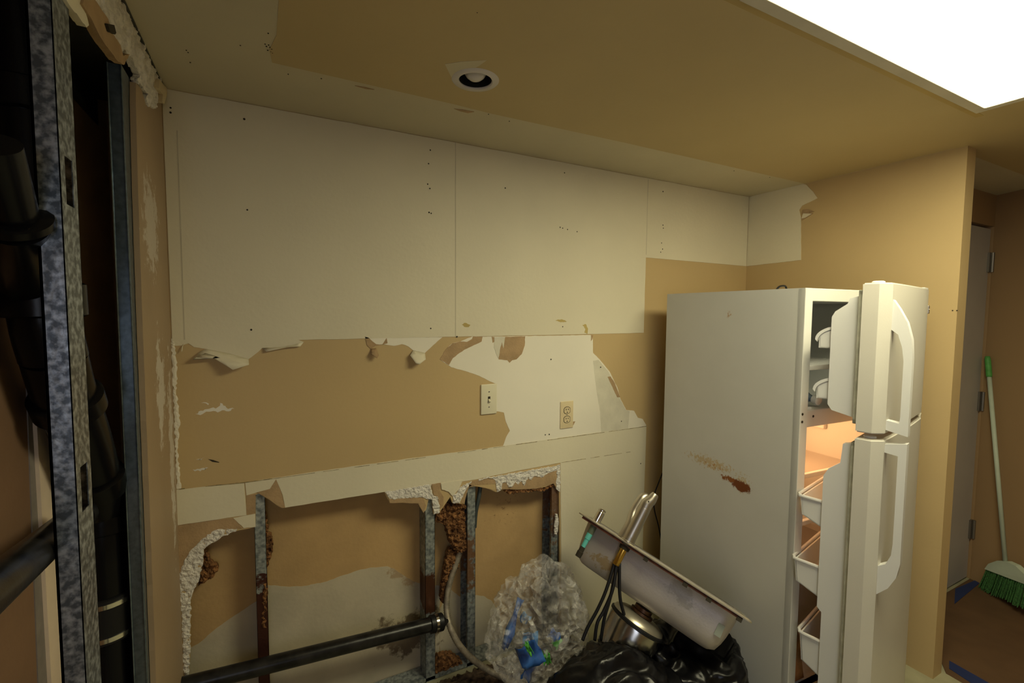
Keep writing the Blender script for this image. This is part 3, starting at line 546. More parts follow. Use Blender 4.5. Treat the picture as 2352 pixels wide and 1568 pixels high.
# ------------------------------------------------------------------ flexible conduit
def ribbed(bm, pts, r, pitch=.0055, seg=12):
    pts = [V(p) for p in pts]; q = []
    for i in range(len(pts)-1):
        p0, p1, p2, p3 = pts[max(i-1, 0)], pts[i], pts[i+1], pts[min(i+2, len(pts)-1)]
        for j in range(24):
            t = j/24; q.append(.5*((2*p1)+(p2-p0)*t+(2*p0-5*p1+4*p2-p3)*t*t+(3*p1-p0-3*p2+p3)*t**3))
    q.append(pts[-1]); out = [q[0]]; acc = 0; step = pitch/2
    for a, c in zip(q, q[1:]):
        L_ = (c-a).length; s = step-acc
        while s <= L_: out.append(a.lerp(c, s/L_)); s += step
        acc = L_-(s-step)
    tube(bm, out, lambda i, n: r if i % 2 else r*.86, seg)
bm = bmesh.new(); ribbed(bm, [ony(1058, 1262, .05), ony(1045, 1300, .045), ony(1030, 1350, .03), ony(1026, 1400, .0), ony(1036, 1445, -.05), ony(1062, 1490, -.09), ony(1110, 1532, -.13), ony(1170, 1562, -.17), ony(1260, 1600, -.22)], .0150, .009)
tag(link('flexible_conduit', bm, COND, None, True), 'pale ribbed flexible conduit curving out of the wall past the pipe end', 'conduit')
bm = bmesh.new(); ribbed(bm, [ony(1104, 1112, .04), ony(1100, 1140, .04), ony(1093, 1175, .045), ony(1090, 1210, .06)], .0105)
tag(link('flexible_conduit', bm, mat('dark_conduit', (.10, .12, .12), .5, metal=.4, var=.2), None, True), 'short dark ribbed conduit in the top corner of the tan bay', 'conduit')
# ------------------------------------------------------------------ rusty crumbs
def clump(name, px, y, dep, label, seed=1, size=.007, amp=.014):
    pts = yw(px, y); o = rough(name, pts, lambda u, v, oo: V((u, y-oo, v)), RUST, None, amp, size, .006, seed, 55, .006, dep); tag(o, label, 'debris', kind='stuff'); return o
clump('rusty_debris', [(1000, 1178), (1022, 1155), (1068, 1158), (1072, 1262), (1062, 1268), (1045, 1262), (1032, 1240), (1022, 1205), (1000, 1196)], .03, .03, 'large rusty brown crumbling clump between two studs', 1, .007, .02)
clump('rusty_debris', [(1030, 1262), (1062, 1266), (1048, 1310), (1034, 1340), (1020, 1385), (1012, 1380), (1018, 1320)], .05, .02, 'rusty crumbs hanging below the large clump round the conduit', 2)
clump('rusty_debris', [(602, 1168), (612, 1180), (616, 1215), (628, 1250), (620, 1285), (610, 1310), (603, 1300)], .05, .02, 'rusty crumbs along the right side of the leftmost stud', 3)
clump('rusty_debris', [(464, 1268), (478, 1265), (488, 1290), (502, 1305), (490, 1325), (470, 1338), (455, 1345), (460, 1320)], .05, .02, 'rusty crumbs inside the left broken plaster edge', 4)
clump('rusty_debris', [(1154, 1122), (1190, 1118), (1225, 1118), (1252, 1112), (1275, 1104), (1270, 1116), (1240, 1128), (1200, 1130), (1165, 1133)], .01, .012, 'ragged rusty fringe under the plaster above the tan bay', 5)
clump('rusty_debris', [(995, 1530), (1010, 1512), (1040, 1508), (1066, 1525), (1080, 1590), (990, 1590)], .03, .05, 'rusty heap low down behind the flexible conduit', 6)
clump('rusty_debris', [(604, 1340), (612, 1338), (616, 1360), (612, 1385), (614, 1400), (608, 1405), (612, 1440), (604, 1440)], .016, .01, 'dark rust flakes low on the leftmost stud', 7)
DIRT = mat('dark_floor_dirt', (.035, .025, .016), .95, var=.5, vs=40, col2=(.12, .08, .05), bump=.8, bs=70)
o = rough('floor_rubble', [(.62, -.02), (1.66, -.02), (1.70, -.20), (1.50, -.36), (1.2, -.42), (.95, -.30), (.7, -.18)], lambda u, v, oo: V((u, v, max(oo, -.004)+.004)), DIRT, None, .008, .016, .006, 21, 30, .012, .004)
tag(o, 'dark dirt and crumbs on the floor along the broken back wall', 'debris', kind='stuff')
# ------------------------------------------------------------------ refrigerator
FA = V((2.106, -.914, 0)); FROT = -math.radians(3)
fr = empty('refrigerator', FA, FROT); tag(fr, 'white top-freezer refrigerator with both doors ajar and a rust-stained side', 'refrigerator')
fw_, fd, fh, th = .686, .73, 1.80, .045
def fchild(name, bm, m, par=fr, sm=None):
    o = link(name, bm, m, par)
    if sm: autosmooth(o, sm)
    return o
bm = bmesh.new()
box(bm, 0, .004, 0, fd, .10, fh, mi=1)
box(bm, fw_-.004, fw_, 0, fd, .10, fh); box(bm, .004, fw_-.004, 0, fd, fh-.004, fh, mi=0); box(bm, .004, fw_-.004, fd-.004, fd, .10, fh-.004); box(bm, .004, fw_-.004, 0, fd-.004, .10, .104)
# face frame
box(bm, .0, th, -.002, .03, .10, fh, .003); box(bm, fw_-th, fw_, -.002, .03, .10, fh, .003); box(bm, th-.002, fw_-th+.002, -.002, .03, fh-.05, fh-.0, .003)
box(bm, th-.002, fw_-th+.002, -.0015, .03, .10, .17)
fchild('cabinet', bm, [FR, FRS])
bm = bmesh.new(); zf0, zf1, zm0, zr0 = 1.322, 1.752, 1.262, .17
def cavity(bm, x0, x1, y0, y1, z0, z1):
    v = [bm.verts.new(p) for p in ((x0, y0, z0), (x1, y0, z0), (x1, y0, z1), (x0, y0, z1), (x0, y1, z0), (x1, y1, z0), (x1, y1, z1), (x0, y1, z1))]
    for f in ((4, 5, 6, 7), (0, 4, 7, 3), (1, 2, 6, 5), (3, 7, 6, 2), (0, 1, 5, 4)): bm.faces.new([v[i] for i in f])
cavity(bm, th, fw_-th, .004, fd-.06, zf0, zf1); o = fchild('freezer_liner', bm, LIN)
bm = bmesh.new(); cavity(bm, th, fw_-th, .004, fd-.06, zr0, zm0); fchild('fresh_food_liner', bm, LINF)
bm = bmesh.new(); box(bm, th-.003, fw_-th+.003, .002, .05, zm0-.004, zf0+.004, .004); mu = fchild('mullion', bm, FR)
bm = bmesh.new(); lathe(bm, (.085, .001, 1.30), (0, 1, 0), [(0, .005), (.003, .005)], 10); link('screw', bm, DARK, mu)
for z in (1.315, 1.285):
    bm = bmesh.new(); lathe(bm, (.012, -.004, z), (0, 1, 0), [(0, .005), (.003, .005)], 10); fchild('frame_plug', bm, DARK)
bm = bmesh.new()
for i in range(22): box(bm, th+.012+i*.026, th+.0145+i*.026, .08, fd-.07, 1.482, 1.4845)
for y in (.08, .3, .55): box(bm, th+.003, fw_-th-.003, y, y+.005, 1.476, 1.483)
box(bm, th+.002, fw_-th-.002, .075, .081, 1.470, 1.488); fchild('freezer_shelf', bm, PLW)
bm = bmesh.new(); box(bm, th+.01, th+.045, .012, .05, zf0+.001, zf0+.012, .003); fchild('floor_lip', bm, PLW)
# fresh food shelves and drawers
for z, y in ((.995, .12), (.80, .10), (.62, .08)):
    bm = bmesh.new(); box(bm, th+.002, fw_-th-.002, y, y+.018, z-.008, z+.012, .003, mi=0); box(bm, th+.004, fw_-th-.004, y+.018, fd-.08, z-.002, z+.003, mi=1)
    fchild('glass_shelf', bm, [PLW, CLEAR])
bm = bmesh.new(); x0, x1, y0, y1, z0, z1 = th+.012, fw_-th-.012, .10, fd-.09, .35, .60
box(bm, x0, x1, y0, y0+.004, z0, z1, mi=0); box(bm, x0, x0+.004, y0, y1, z0, z1); box(bm, x1-.004, x1, y0, y1, z0, z1); box(bm, x0, x1, y0, y1, z0, z0+.004); fchild('crisper_drawer', bm, CLEAR)
bm = bmesh.new(); box(bm, .25, .50, .30, .52, zm0-.045, zm0-.001, .008); lh = fchild('light_housing', bm, LINF)
bm = bmesh.new(); box(bm, fw_-th-.03, fw_-th-.001, .28, .44, 1.13, 1.16, .008); fchild('shelf_rail', bm, LINF)
bl = bpy.data.lights.new('interior_bulb', 'POINT'); bl.energy = 3.2; bl.color = (1, .52, .22); bl.shadow_soft_size = .03
bo = bpy.data.objects.new('interior_bulb', bl); COL.objects.link(bo); bo.parent = fr; bo.location = (.32, .30, zm0-.09)
bm = bmesh.new(); box(bm, .03, fw_-.03, .02, fd-.05, .02, .10); fchild('plinth', bm, BLACKP)
for x in (.05, fw_-.08):
    for y in (.04, fd-.09):
        bm = bmesh.new(); lathe(bm, (x, y+.02, 0), (0, 0, 1), [(0, .018), (.02, .018)], 14); fchild('foot', bm, BLACKP)
bm = bmesh.new(); box(bm, fw_-.10, fw_-.01, .0, .07, fh, fh+.014, .004); fchild('hinge_cover', bm, PLW)
# doors
def door(name, z0, z1, lower):
    D = bpy.data.objects.new(name, None)
    w = .74; ch = .034; ts, tm = .045, .074
    bm = bmesh.new()
    # outline in plan: x runs from the hinge (0) to -w, y negative = front; gently bowed face
    front = [(-w+ch+(w-ch)*i/14, -(tm + .007*math.sin(math.pi*i/14)) if i < 12 else -(tm-(i-11)*.006)) for i in range(15)]
    pl = [(0, 0), (-w, 0), (-w, -ts)] + front
    prism(bm, [(p[0], p[1]) for p in pl], lambda x, y: V((x, y, z0)), lambda x, y: V((x, y, z1)))
    bmesh.ops.recalc_face_normals(bm, faces=bm.faces[:])
    me_e = [e for e in bm.edges if abs(e.verts[0].co.z-e.verts[1].co.z) < 1e-6 and e.is_manifold and e.calc_face_angle(0) > 1.2]
    bmesh.ops.bevel(bm, geom=me_e, offset=.004, segments=3, affect='EDGES', clamp_overlap=True)
    D = link(name, bm, FRD, fr); autosmooth(D, .35)
    D.location = (fw_-.004, -.022, 0); D.rotation_euler = (0, 0, math.radians(15.2))
    # gasket
    bm = bmesh.new(); i_ = .022
    for a in ((-w+i_, -i_, z0+i_, z0+i_+.018), (-w+i_, -i_, z1-i_-.018, z1-i_), (-w+i_, -w+i_+.018, z0+i_, z1-i_), (-i_-.018, -i_, z0+i_, z1-i_)):
        box(bm, a[0], a[1], 0, .016, a[2], a[3], .003); 
    link('door_gasket', bm, GASK, D)
    # inner liner
    bm = bmesh.new(); a, c = -w+.045, -.06
    if not lower:
        prof = [(0, z0+.035), (.085, z0+.055), (.098, z0+.075), (.098, z1-.115), (.088, z1-.095), (.052, z1-.068), (.046, z1-.05), (0, z1-.035)]
    else:
        prof = [(0, z0+.03), (.085, z0+.05), (.085, .60), (.10, .615), (.10, z1-.17), (.085, z1-.14), (.05, z1-.11), (.045, z1-.04), (0, z1-.03)]
    prism(bm, prof, lambda y, z: V((a, y, z)), lambda y, z: V((a+.03, y, z))); prism(bm, prof, lambda y, z: V((c-.03, y, z)), lambda y, z: V((c, y, z)))
    box(bm, a+.03, c-.03, 0, .018, z0+.035, z1-.035)
    link('door_liner', bm, PLW, D)
    # bins
    if not lower: bins = [(1.578, .10, .150, .070, 'c'), (1.392, .10, .150, .070, 'c')]
    else: bins = [(.925, .05, .185, .085, 'r'), (.66, .05, .195, .10, 'r'), (.36, .05, .165, .12, 'r')]
    for zb, yb0, yb1, hb, kind in bins:
        bm = bmesh.new(); x0, x1 = a+.012, c-.012; tt = .004; y0 = .06
        if kind == 'c':
            # half-moon side walls with a hooked rail
            pr = [(y0, zb), (yb1-.016, zb), (yb1-.012, zb+hb*.55), (yb1-.022, zb+hb*.85), (y0, zb+hb*1.05)]
            for xx in (x0, x1-tt): prism(bm, pr, lambda y, z, xx=xx: V((xx, y, z)), lambda y, z, xx=xx: V((xx+tt, y, z)))
            box(bm, x0, x1, y0, yb1-.016, zb, zb+tt); box(bm, x0, x1, yb1-.017, yb1-.012, zb, zb+hb*.6)
            arc = [(y0+(yb1-y0)*math.sin(q*math.pi/16), zb+hb*.45+hb*.75*math.cos(q*math.pi/16)) for q in range(9)]
            for xx in (x0-.004, x1-.004):
                prism(bm, arc+[(p[0]-.007*math.sin(i*math.pi/16), p[1]-.009) for i, p in list(enumerate(arc))[::-1]], lambda y, z, xx=xx: V((xx, y, z)), lambda y, z, xx=xx: V((xx+.008, y, z)))
            box(bm, x0, x1, yb1-.006, yb1, zb+hb*.38, zb+hb*.62, .002)
        else:
            pr = [(y0, zb-.03), (yb1-.02, zb+.015), (yb1-.012, zb+hb), (y0, zb+hb)]
            for xx in (x0, x1-tt): prism(bm, pr, lambda y, z, xx=xx: V((xx, y, z)), lambda y, z, xx=xx: V((xx+tt, y, z)))
            prism(bm, [(y0, zb-.03), (yb1-.02, zb+.015), (yb1-.02, zb+.019), (y0, zb-.026)], lambda y, z: V((x0, y, z)), lambda y, z: V((x1, y, z)))
            prism(bm, [(yb1-.024, zb+.015), (yb1-.018, zb+.015), (yb1-.010, zb+hb), (yb1-.015, zb+hb)], lambda y, z: V((x0, y, z)), lambda y, z: V((x1, y, z)))
            tube(bm, [(x0, y0, zb+hb), (x0, yb1-.02, zb+hb), (x0+.004, yb1-.008, zb+hb), (x0+.02, yb1, zb+hb), (x1-.02, yb1, zb+hb), (x1, yb1-.008, zb+hb), (x1, y0, zb+hb)], .0065, 10)
        autosmooth(link('door_bin', bm, PLW, D), .6)
    # handle: a strap standing off the skin
    bm = bmesh.new(); y_ = -tm
    if not lower:
        zt, zb_ = z1-.055, z0+.002; L0 = zb_
        outl = [(0, zt), (-.018, zt-.030), (-.040, zt-.075), (-.054, zt-.13), (-.058, zt-.19), (-.058, L0), (0, L0+.012), (0, L0+.045), (-.034, L0+.040), (-.036, L0+.06), (-.036, zt-.20), (-.030, zt-.155), (-.018, zt-.115), (0, zt-.10)]
    else:
        zt = z1-.002; zb_ = z1-.535
        outl = [(0, zt-.012), (-.058, zt), (-.058, zb_+.13), (-.050, zb_+.08), (-.030, zb_+.035), (0, zb_), (0, zb_+.10), (-.020, zb_+.115), (-.033, zb_+.15), (-.036, zb_+.19), (-.036, zt-.045), (0, zt-.04)]
    xh = -w+ch+.006
    prism(bm, [(y_+p[0], p[1]) for p in outl], lambda y, z: V((xh, y, z)), lambda y, z: V((xh+.030, y, z)))
    bmesh.ops.bevel(bm, geom=[e for e in bm.edges if e.is_manifold and e.calc_face_angle(0) > 1.2 and abs(e.verts[0].co.x-e.verts[1].co.x) < 1e-5], offset=.004, segments=3, affect='EDGES', clamp_overlap=True)
    autosmooth(link('door_handle', bm, PLW, D), .5)
    # pivot plug on top
    bm = bmesh.new(); lathe(bm, (-w+.045, -.032, z1-.001), (0, 0, 1), [(0, .018), (.006, .018), (.008, .014)], 24); autosmooth(link('pivot_plug', bm, PLW, D))
    if not lower:
        bm = bmesh.new(); box(bm, -.075, -.005, -.055, -.005, z1, z1+.010, .004); link('hinge_cover', bm, PLW, D)
        bm = bmesh.new(); box(bm, -.016, .003, -.062, -.052, z1-.10, z1-.065, .002); lathe(bm, (-.008, -.063, z1-.082), (0, 1, 0), [(0, .003), (.003, .003)], 8); link('latch_plate', bm, NICK, D)
    return D
door('freezer_door', 1.302, 1.806, False)
door('fridge_door', .14, 1.282, True)
# things in and on the fridge
def loc(p): return Matrix.Translation(FA) @ Matrix.Rotation(FROT, 4, 'Z') @ V(p)
bt = empty('plastic_bottle', loc((.10, .16, 1.40))); tag(bt, 'clear plastic bottle lying on the freezer floor, cap towards the door', 'bottle')
d = V((-.10, -1, -.10)).normalized()
bm = bmesh.new(); c0 = V((.0, .12, 0)); lathe(bm, c0+V((0, 0, 0)), d, [(-.06, .02), (-.05, .032), (.03, .034), (.06, .032), (.085, .018), (.10, .013), (.11, .013)], 24); autosmooth(link('bottle_body', bm, mat('blue_tinted_bottle', (.10, .16, .24), .1, alpha=.75, var=.3, vs=30), bt))
bm = bmesh.new(); lathe(bm, c0, d, [(.108, .017), (.112, .0195), (.130, .0195), (.132, .017), (.1315, .012), (.122, .011)], 24); autosmooth(link('bottle_cap', bm, PLW, bt))
rr_ = ray(1881, 922); L0_ = loc((0, .02, 0)); ny = V((math.sin(-FROT), math.cos(FROT), 0)); capp = CAM+rr_*((L0_-CAM).dot(ny)/rr_.dot(ny))
bt.location = capp - (c0 + d*.131); bt.location.z += .004
cl = empty('black_clip', loc((.13, .20, fh))); tag(cl, 'small black plastic clip lying on top of the fridge', 'clip')
bm = bmesh.new(); box(bm, -.02, .045, -.012, .012, 0, .006, .001); tube(bm, [(-.02, 0, .004), (0, 0, .018), (.03, 0, .022), (.045, 0, .018), (.05, 0, .006)], .004, 8, smoothn=4); link('clip_body', bm, BLACKP, cl)
wd = tag(link('x', bmesh.new(), WOODM), 'oak board standing inside the bottom left of the fridge', 'board'); wd.name = 'wooden_board'
bm = bmesh.new()
prism(bm, [(.048, .18), (.15, .18), (.052, .60), (.048, .60)], lambda x, z: loc((x, .03, z)), lambda x, z: loc((x, .06, z))); bm.to_mesh(wd.data); bm.free()
# power cord behind the fridge
bm = bmesh.new(); tube(bm, [ony(1526, 1075, -.10), ony(1512, 1110, -.08), ony(1502, 1140, -.06), ony(1503, 1170, -.05), ony(1514, 1215, -.05), ony(1521, 1270, -.06), ony(1522, 1330, -.08), ony(1520, 1400, -.10)], .0035, 8, smoothn=6)
tag(link('power_cord', bm, RUB, None, True), 'thin dark power cord hanging between the fridge and the wall', 'cord')
# ------------------------------------------------------------------ sink leaning on the pile
SA = att(1330, 1176, 1.98); SB = att(1728, 1430, 1.66)
a_ = (SB-SA); slen = a_.length; a_.normalize(); vc = ray(1530, 1300).normalized()
b_ = (vc-a_*vc.dot(a_)); b_.normalize(); b_ = (b_ + 0*vc); n_ = a_.cross(b_); n_ = n_ if n_.z > 0 else -n_
tilt = math.radians(1.5)    # far edge tips up a little, so only the underside shows
b_ = (b_*math.cos(tilt)+n_*math.sin(tilt)).normalized(); n_ = a_.cross(b_); n_ = n_ if n_.z > 0 else -n_
sk = empty('kitchen_sink', (0, 0, 0)); MS = Matrix(((a_.x, b_.x, n_.x, SA.x), (a_.y, b_.y, n_.y, SA.y), (a_.z, b_.z, n_.z, SA.z), (0, 0, 0, 1))); sk.matrix_world = MS
tag(sk, 'discarded stainless steel sink tipped on edge with faucet and hoses attached', 'sink')
SW = .36; SX0, SX1 = .035, slen-.03; SY0, SY1 = .055, SW-.02; SD = .178
bm = bmesh.new()
def rr(x0, x1, y0, y1, r, z, k=6):
    out = []
    for cx, cy, a0 in ((x1-r, y1-r, 0), (x0+r, y1-r, 90), (x0+r, y0+r, 180), (x1-r, y0+r, 270)):
        for i in range(k+1): a = math.radians(a0+90*i/k); out.append(bm.verts.new((cx+r*math.cos(a), cy+r*math.sin(a), z)))
    return out
def skin(loops):
    for a, c in zip(loops, loops[1:]):
        for i in range(len(a)): bm.faces.new((a[i], a[(i+1) % len(a)], c[(i+1) % len(a)], c[i]))
skin([rr(0, slen, 0, SW, .012, -.004), rr(-.001, slen+.001, -.001, SW+.001, .012, .0), rr(.004, slen-.004, .004, SW-.004, .012, .004), rr(SX0-.008, SX1+.008, SY0-.008, SY1+.008, .05, .003)])
link('rim', bm, SSRIM, sk)
bm = bmesh.new(); loops = []
for ins, z in ((-.008, .002), (0, -.006), (.004, -.05), (.010, -.10), (.016, -.13), (.026, -.160), (.045, -.174), (.09, -SD)):
    loops.append(rr(SX0+ins, SX1-ins, SY0+ins, SY1-ins, .05, z))
skin(loops); bm.faces.new(loops[-1]); o = link('bowl', bm, SSTEEL, sk, True); s = o.modifiers.new('s', 'SOLIDIFY'); s.thickness = .0015; s.offset = 1
bm = bmesh.new(); box(bm, .02, slen-.03, .006, .012, -.014, -.003); box(bm, .02, slen-.03, SW-.012, SW-.006, -.014, -.003); link('clip_rail', bm, mat('dark_red_rust', (.10, .035, .02), .8, var=.4, vs=40), sk)
for x in (.30, .46, .55, .66):
    bm = bmesh.new(); box(bm, x, x+.018, .004, .016, -.022, -.006, .001); link('mounting_clip', bm, DARK, sk)
# faucet
FX = .31*slen
bm = bmesh.new(); lathe(bm, (FX, .03, .003), (0, 0, 1), [(0, .030), (.003, .030), (.006, .0265), (.022, .0255), (.0225, .0248), (.023, .0255), (.15, .0245), (.1505, .0235), (.156, .0235)], 36)
fb = link('faucet_body', bm, NICK, sk); autosmooth(fb)
bm = bmesh.new(); tube(bm, [(FX+.0, .03, .158), (FX+.0, .03, .175), (FX+.008, .03, .195), (FX+.012, .03, .222), (FX+.013, .03, .228)], [.0245, .0245, .021, .0155, .012], 28, smoothn=4)
lathe(bm, (FX+.004, .006, .185), (0, 1, 0), [(0, .003), (.003, .003)], 8, 1)
o = link('faucet_handle', bm, [NICK, DARK], sk); autosmooth(o, .6)
bm = bmesh.new(); tube(bm, [(FX-.022, .050, .004), (FX-.021, .056, .07), (FX-.033, .070, .12), (FX-.028, .08, .19), (FX-.012, .085, .205)], [.026, .024, .021, .021, .012], 24, smoothn=6)
autosmooth(link('faucet_spout', bm, NICK, sk))
bm = bmesh.new(); lathe(bm, (FX, .03, .0), (0, 0, -1), [(0, .030), (.010, .030), (.012, .022), (.03, .020)], 24, 1); lathe(bm, (FX, .025, -.02), (0, 0, -1), [(0, .0145), (.075, .0145), (.078, .012)], 24)
autosmooth(link('faucet_shank', bm, [BRASS, DARK], sk))
def inv(p): return MS.inverted() @ p
sh0 = V((FX, .025, -.095)); tw = MS @ sh0; tt = (tw-CAM).dot(Fv)
for i, pth_ in enumerate(([(1412, 1305), (1392, 1355), (1372, 1400), (1350, 1440), (1338, 1470)], [(1416, 1305), (1408, 1350), (1388, 1400), (1372, 1430), (1366, 1470)], [(1420, 1305), (1402, 1370), (1388, 1420), (1380, 1470)], [(1422, 1306), (1424, 1370), (1436, 1420), (1448, 1470)])):
    bm = bmesh.new(); pp = [inv(att(x, y, tt-.012-.012*j)) for j, (x, y) in enumerate(pth_)]; pp[0] = sh0+V(((i-1.5)*.006, 0, .012))
    tube(bm, pp, .0066, 10, smoothn=6); link('supply_hose', bm, RUB, sk, True)
# soap dispenser
DX = .075
bm = bmesh.new(); lathe(bm, (DX, .03, .002), (0, 0, 1), [(0, .019), (.004, .019), (.006, .0165), (.045, .0165), (.047, .014), (.054, .0165), (.058, .0155), (.060, .012)], 28); autosmooth(link('dispenser_cap', bm, CHROME, sk))
bm = bmesh.new(); lathe(bm, (DX, .03, 0), (0, 0, -1), [(0, .012), (.02, .014), (.05, .013)], 18, 0); lathe(bm, (DX-.0, .03, -.045), (0, 0, -1), [(0, .013), (.03, .012), (.032, .010), (.07, .009)], 18, 1); lathe(bm, (DX, .03, -.11), (0, 0, -1), [(0, .010), (.02, .011), (.022, .013), (.045, .012)], 18, 2)
autosmooth(link('dispenser_tube', bm, [mat('dull_green_metal', (.10, .12, .08), .5), TEAL, DARK], sk))
bm = bmesh.new(); box(bm, slen-.085, slen-.062, SY0-.002+.006, SY0+.006, -.11, -.065); link('faint_label', bm, mat('grey_green_label', (.30, .33, .28), .6), sk)
# disposer unit under the sink
cx_ = att(1458, 1438, 1.90); dn = (n_*1.0 - Fv*.04).normalized()
du = empty('steel_canister', tuple(cx_)); tag(du, 'shiny steel canister with a black band half buried under the sink', 'canister')
bm = bmesh.new(); lathe(bm, (0, 0, 0), dn, [(-.13, .090), (-.125, .100), (.0, .108), (.012, .106)], 48); autosmooth(link('canister_body', bm, mat('scuffed_steel', (.42, .41, .39), .22, metal=1, var=.2, vs=8), du))
bm = bmesh.new(); lathe(bm, (0, 0, 0), dn, [(.010, .107), (.013, .113), (.022, .113), (.026, .107)], 48); autosmooth(link('black_band', bm, RUB, du))
bm = bmesh.new(); lathe(bm, (0, 0, 0), dn, [(.024, .107), (.036, .102), (.048, .080), (.052, .045)], 48); autosmooth(link('canister_shoulder', bm, SSRIM, du))
bm = bmesh.new(); lathe(bm, (0, 0, 0), dn, [(.054, .046), (.064, .046), (.066, .036), (.08, .036)], 32); autosmooth(link('mounting_collar', bm, mat('dark_bronze', (.10, .05, .025), .4, metal=.6, var=.4, vs=30), du))
# ------------------------------------------------------------------ bags
def blob(name, cen, rad, m, seed, amp, sc, sub=6, fold=1.0, flat=None, lobes=(), fine=.12):
    bm = bmesh.new(); bmesh.ops.create_icosphere(bm, subdivisions=sub, radius=1)
    for v in bm.verts:
        n = v.co.normalized(); q = n*sc+V((seed*7.1, seed*3.3, 0))
        wq = V((noise.noise(q*.8), noise.noise(q*.8+V((9, 0, 0))), noise.noise(q*.8+V((0, 9, 0)))))*.9; q = q+wq; rd = 1 - abs(noise.noise(q))*2.4; rd2 = 1-abs(noise.noise(q*2.3+V((5, 1, 2))))*2 + fine*(1-abs(noise.noise(q*5))*2); lo = noise.noise(n*1.6+V((seed, 0, 9)))
        k = 1 + amp*(rd*fold+.45*rd2) + .18*lo + sum(a*math.exp(-(n-V(dv).normalized()).length_squared/wd_) for dv, a, wd_ in lobes)
        v.co = V((n.x*rad[0], n.y*rad[1], n.z*rad[2]))*k
        if flat: v.co = flat(v.co)
    o = link(name, bm, m, None, True); o.location = cen; return o
g = 'bags of rubbish piled by the wall'
def fl(c0, xmin=-9, xmax=9, avoid=()):
    def f(c):
        p = V((min(max(c.x+c0.x, xmin), xmax), min(c.y+c0.y, -.012), max(c.z+c0.z, .004)))
        q = MS.inverted() @ p
        if -.02 < q.x < slen+.02 and 0 < q.y < SW and q.z > -SD-.012: q.z = -SD-.012; p = MS @ q; p.z = max(p.z, .004)
        for ac, ar in avoid:
            d = p-ac; e = V((d.x/ar[0], d.y/ar[1], d.z/ar[2]))
            if e.length < 1: e = e/max(e.length, .05); p = V((ac.x+e.x*ar[0], ac.y+e.y*ar[1], ac.z+e.z*ar[2])); p.z = max(p.z, .004)
        return p-c0
    return f
CB = att(1236, 1432, 2.0); CB.y = min(CB.y, -.2); CBR = (.19, .155, .205)
c = V((1.39, -.72, .13)); o = blob('bin_bag', c, (.30, .25, .30), BLACKB, 4, .085, 2.3, 6, 1, fl(c, xmax=1.62, avoid=((CB, tuple(q*1.08 for q in CBR)), (cx_-dn*.05, (.125, .125, .125))))); tag(o, 'black plastic bin bag heaped in front, its creased top below the hoses', 'bag', g)
c = V((1.80, -.66, .13)); o = blob('bin_bag', c, (.26, .24, .26), BLACKB, 9, .085, 2.3, 6, 1, fl(c, xmin=1.63, xmax=2.09)); tag(o, 'black plastic bin bag slumped under the sink against the fridge', 'bag', g)
c = CB
o = blob('clear_bag', c, CBR, CLRB, 2, .15, 3.2, 5, 1, fl(c), lobes=(((.25, 0, 1), .10, .3), ((-1, 0, -.15), .16, .25), ((-.75, -.3, .75), -.22, .2), ((1, 0, .2), .06, .2)), fine=.7); [setattr(p_, 'use_smooth', False) for p_ in o.data.polygons]; tag(o, 'crumpled clear plastic bag holding blue and green wrappers', 'bag', g)
print('BOT', capp, FA.z+zf0, 'CLEAR', c, 'SINKLEN', slen, 'R far', MS@V((slen, SW, 0)), 'L far', MS@V((0, SW, 0)), 'low', MS@V((slen-.05, .1, -SD)), 'can', cx_)
def scrap(px, tt_, sz, m, seed, name, label, grp):
    rnd = random.Random(seed); bm = bmesh.new(); n = 7; P = {}
    for i in range(n):
        for j in range(n):
            q = V((i/6-.5, j/6-.5, 0)); h = noise.noise(q*2.5+V((seed*5, 0, 0)))*.8+noise.noise(q*6+V((0, seed*3, 0)))*.3
            P[i, j] = bm.verts.new((q.x*sz[0], h*.035, q.y*sz[1]+h*.01))
    for i in range(n-1):
        for j in range(n-1): bm.faces.new((P[i, j], P[i+1, j], P[i+1, j+1], P[i, j+1]))
    o = link(name, bm, m, None, True); s = o.modifiers.new('s', 'SOLIDIFY'); s.thickness = .0012
    o.location = att(*px, tt_); o.rotation_euler = (rnd.uniform(-.4, .4), rnd.uniform(-.7, .7), rnd.uniform(-.5, .3)-.3); tag(o, label, 'wrapper', grp); return o
gb = 'blue wrappers in the clear bag'; gg = 'green scraps in the clear bag'
scrap((1178, 1430), 1.92, (.03, .19), BLUE, 1, 'blue_wrapper', 'long dark blue strip at the left side of the clear bag', gb)
scrap((1207, 1418), 1.90, (.035, .045), BLUEL, 2, 'blue_wrapper', 'small bright blue square high in the clear bag', gb)
scrap((1218, 1468), 1.84, (.06, .05), BLUEL, 3, 'blue_wrapper', 'bright blue scrap in the middle of the clear bag', gb)
scrap((1218, 1505), 1.80, (.09, .085), BLUE, 4, 'blue_wrapper', 'large crumpled dark blue wrapper low in the clear bag', gb)
scrap((1215, 1540), 1.84, (.05, .07), BLUE, 5, 'blue_wrapper', 'dark blue strip at the bottom of the clear bag', gb)
scrap((1272, 1460), 1.84, (.045, .04), BLUE, 6, 'blue_wrapper', 'dark blue scrap at the right of the clear bag', gb)
scrap((1214, 1488), 1.78, (.018, .055), GREEN, 7, 'green_scrap', 'bright green strip lying over the large blue wrapper', gg)
scrap((1278, 1475), 1.85, (.03, .04), GREEN, 8, 'green_scrap', 'green scrap right of the blue wrappers in the clear bag', gg)
scrap((1256, 1510), 1.82, (.03, .05), GREEN, 9, 'green_scrap', 'green scrap next to the black bag inside the clear bag', gg)
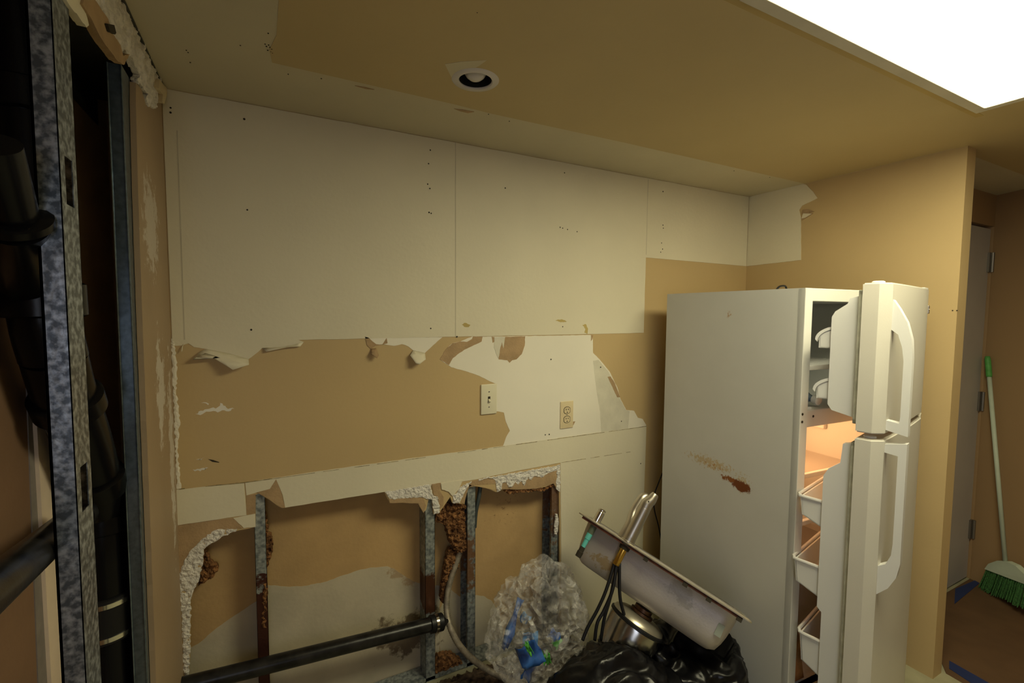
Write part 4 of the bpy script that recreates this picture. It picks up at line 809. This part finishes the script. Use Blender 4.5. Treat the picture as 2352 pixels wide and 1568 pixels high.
# ------------------------------------------------------------------ broom in the hall
bt_ = V((4.288, -.79, 1.454)); bb = onz(2312, 1292, .22); bb = V((4.19, -.90, .235)) if bb.x > 4.3 else bb
top = att(2268, 815, 1); 
def onwall(px, py, off):
    d = ray(px, py); nrm = V((nn.x, nn.y, 0)); base = P0-nrm*off; return CAM+d*((base-CAM).dot(nrm)/d.dot(nrm))
btop = onwall(2268, 818, .02); bjoin = onwall(2309, 1290, .07)
br = empty('broom', tuple(bjoin)); tag(br, 'green and white broom leaning against the hall wall', 'broom')
ax = (btop-bjoin)
bm = bmesh.new(); tube(bm, [V((0, 0, 0)), ax*.9], .011, 16); link('broom_handle', bm, BROOMW, br, True)
bm = bmesh.new(); lathe(bm, ax*.895, ax, [(0, .013), (.01, .0145), (ax.length*.09, .0145), (ax.length*.105, .011)], 18); link('grip', bm, BROOMG, br, True)
e0 = onwall(2266, 1300, .05)-bjoin; e1 = onwall(2362, 1345, .11)-bjoin; f0 = onwall(2250, 1348, .04)-bjoin; f1 = onwall(2368, 1400, .12)-bjoin
wn = V((nn.x, nn.y, 0))
cap_px = [(2267, 1306), (2276, 1294), (2296, 1287), (2318, 1289), (2338, 1298), (2372, 1330), (2376, 1347), (2312, 1323)]
offs = [.045, .05, .06, .07, .08, .10, .10, .07]
hd = [onwall(px, py, of)-bjoin for (px, py), of in zip(cap_px, offs)]; e0 = hd[0]; e1 = hd[6]
bm = bmesh.new(); va = [bm.verts.new(p-wn*.018) for p in hd]; vb = [bm.verts.new(p+wn*.018) for p in hd]
for i in range(8): bm.faces.new((va[i], vb[i], vb[(i+1) % 8], va[(i+1) % 8]))
for i in range(1, 7):
    bm.faces.new((va[0], va[i], va[i+1])); bm.faces.new((vb[0], vb[i+1], vb[i]))
link('broom_head', bm, BROOMW, br)
bm = bmesh.new(); rb = random.Random(3)
for i in range(260):
    t = i/259; base = e0.lerp(e1, t)+V((0, 0, .004)); tip = f0.lerp(f1, t)+V((0, 0, rb.uniform(-.01, .008))); s = wn*rb.uniform(-.015, .015)
    tube(bm, [base+s*.8, base.lerp(tip, .5)+s, tip+s*1.5+V((rb.uniform(-.004, .004), 0, 0))], .0022, 5)
o = link('bristles', bm, BROOMB, br); o['kind'] = 'stuff'
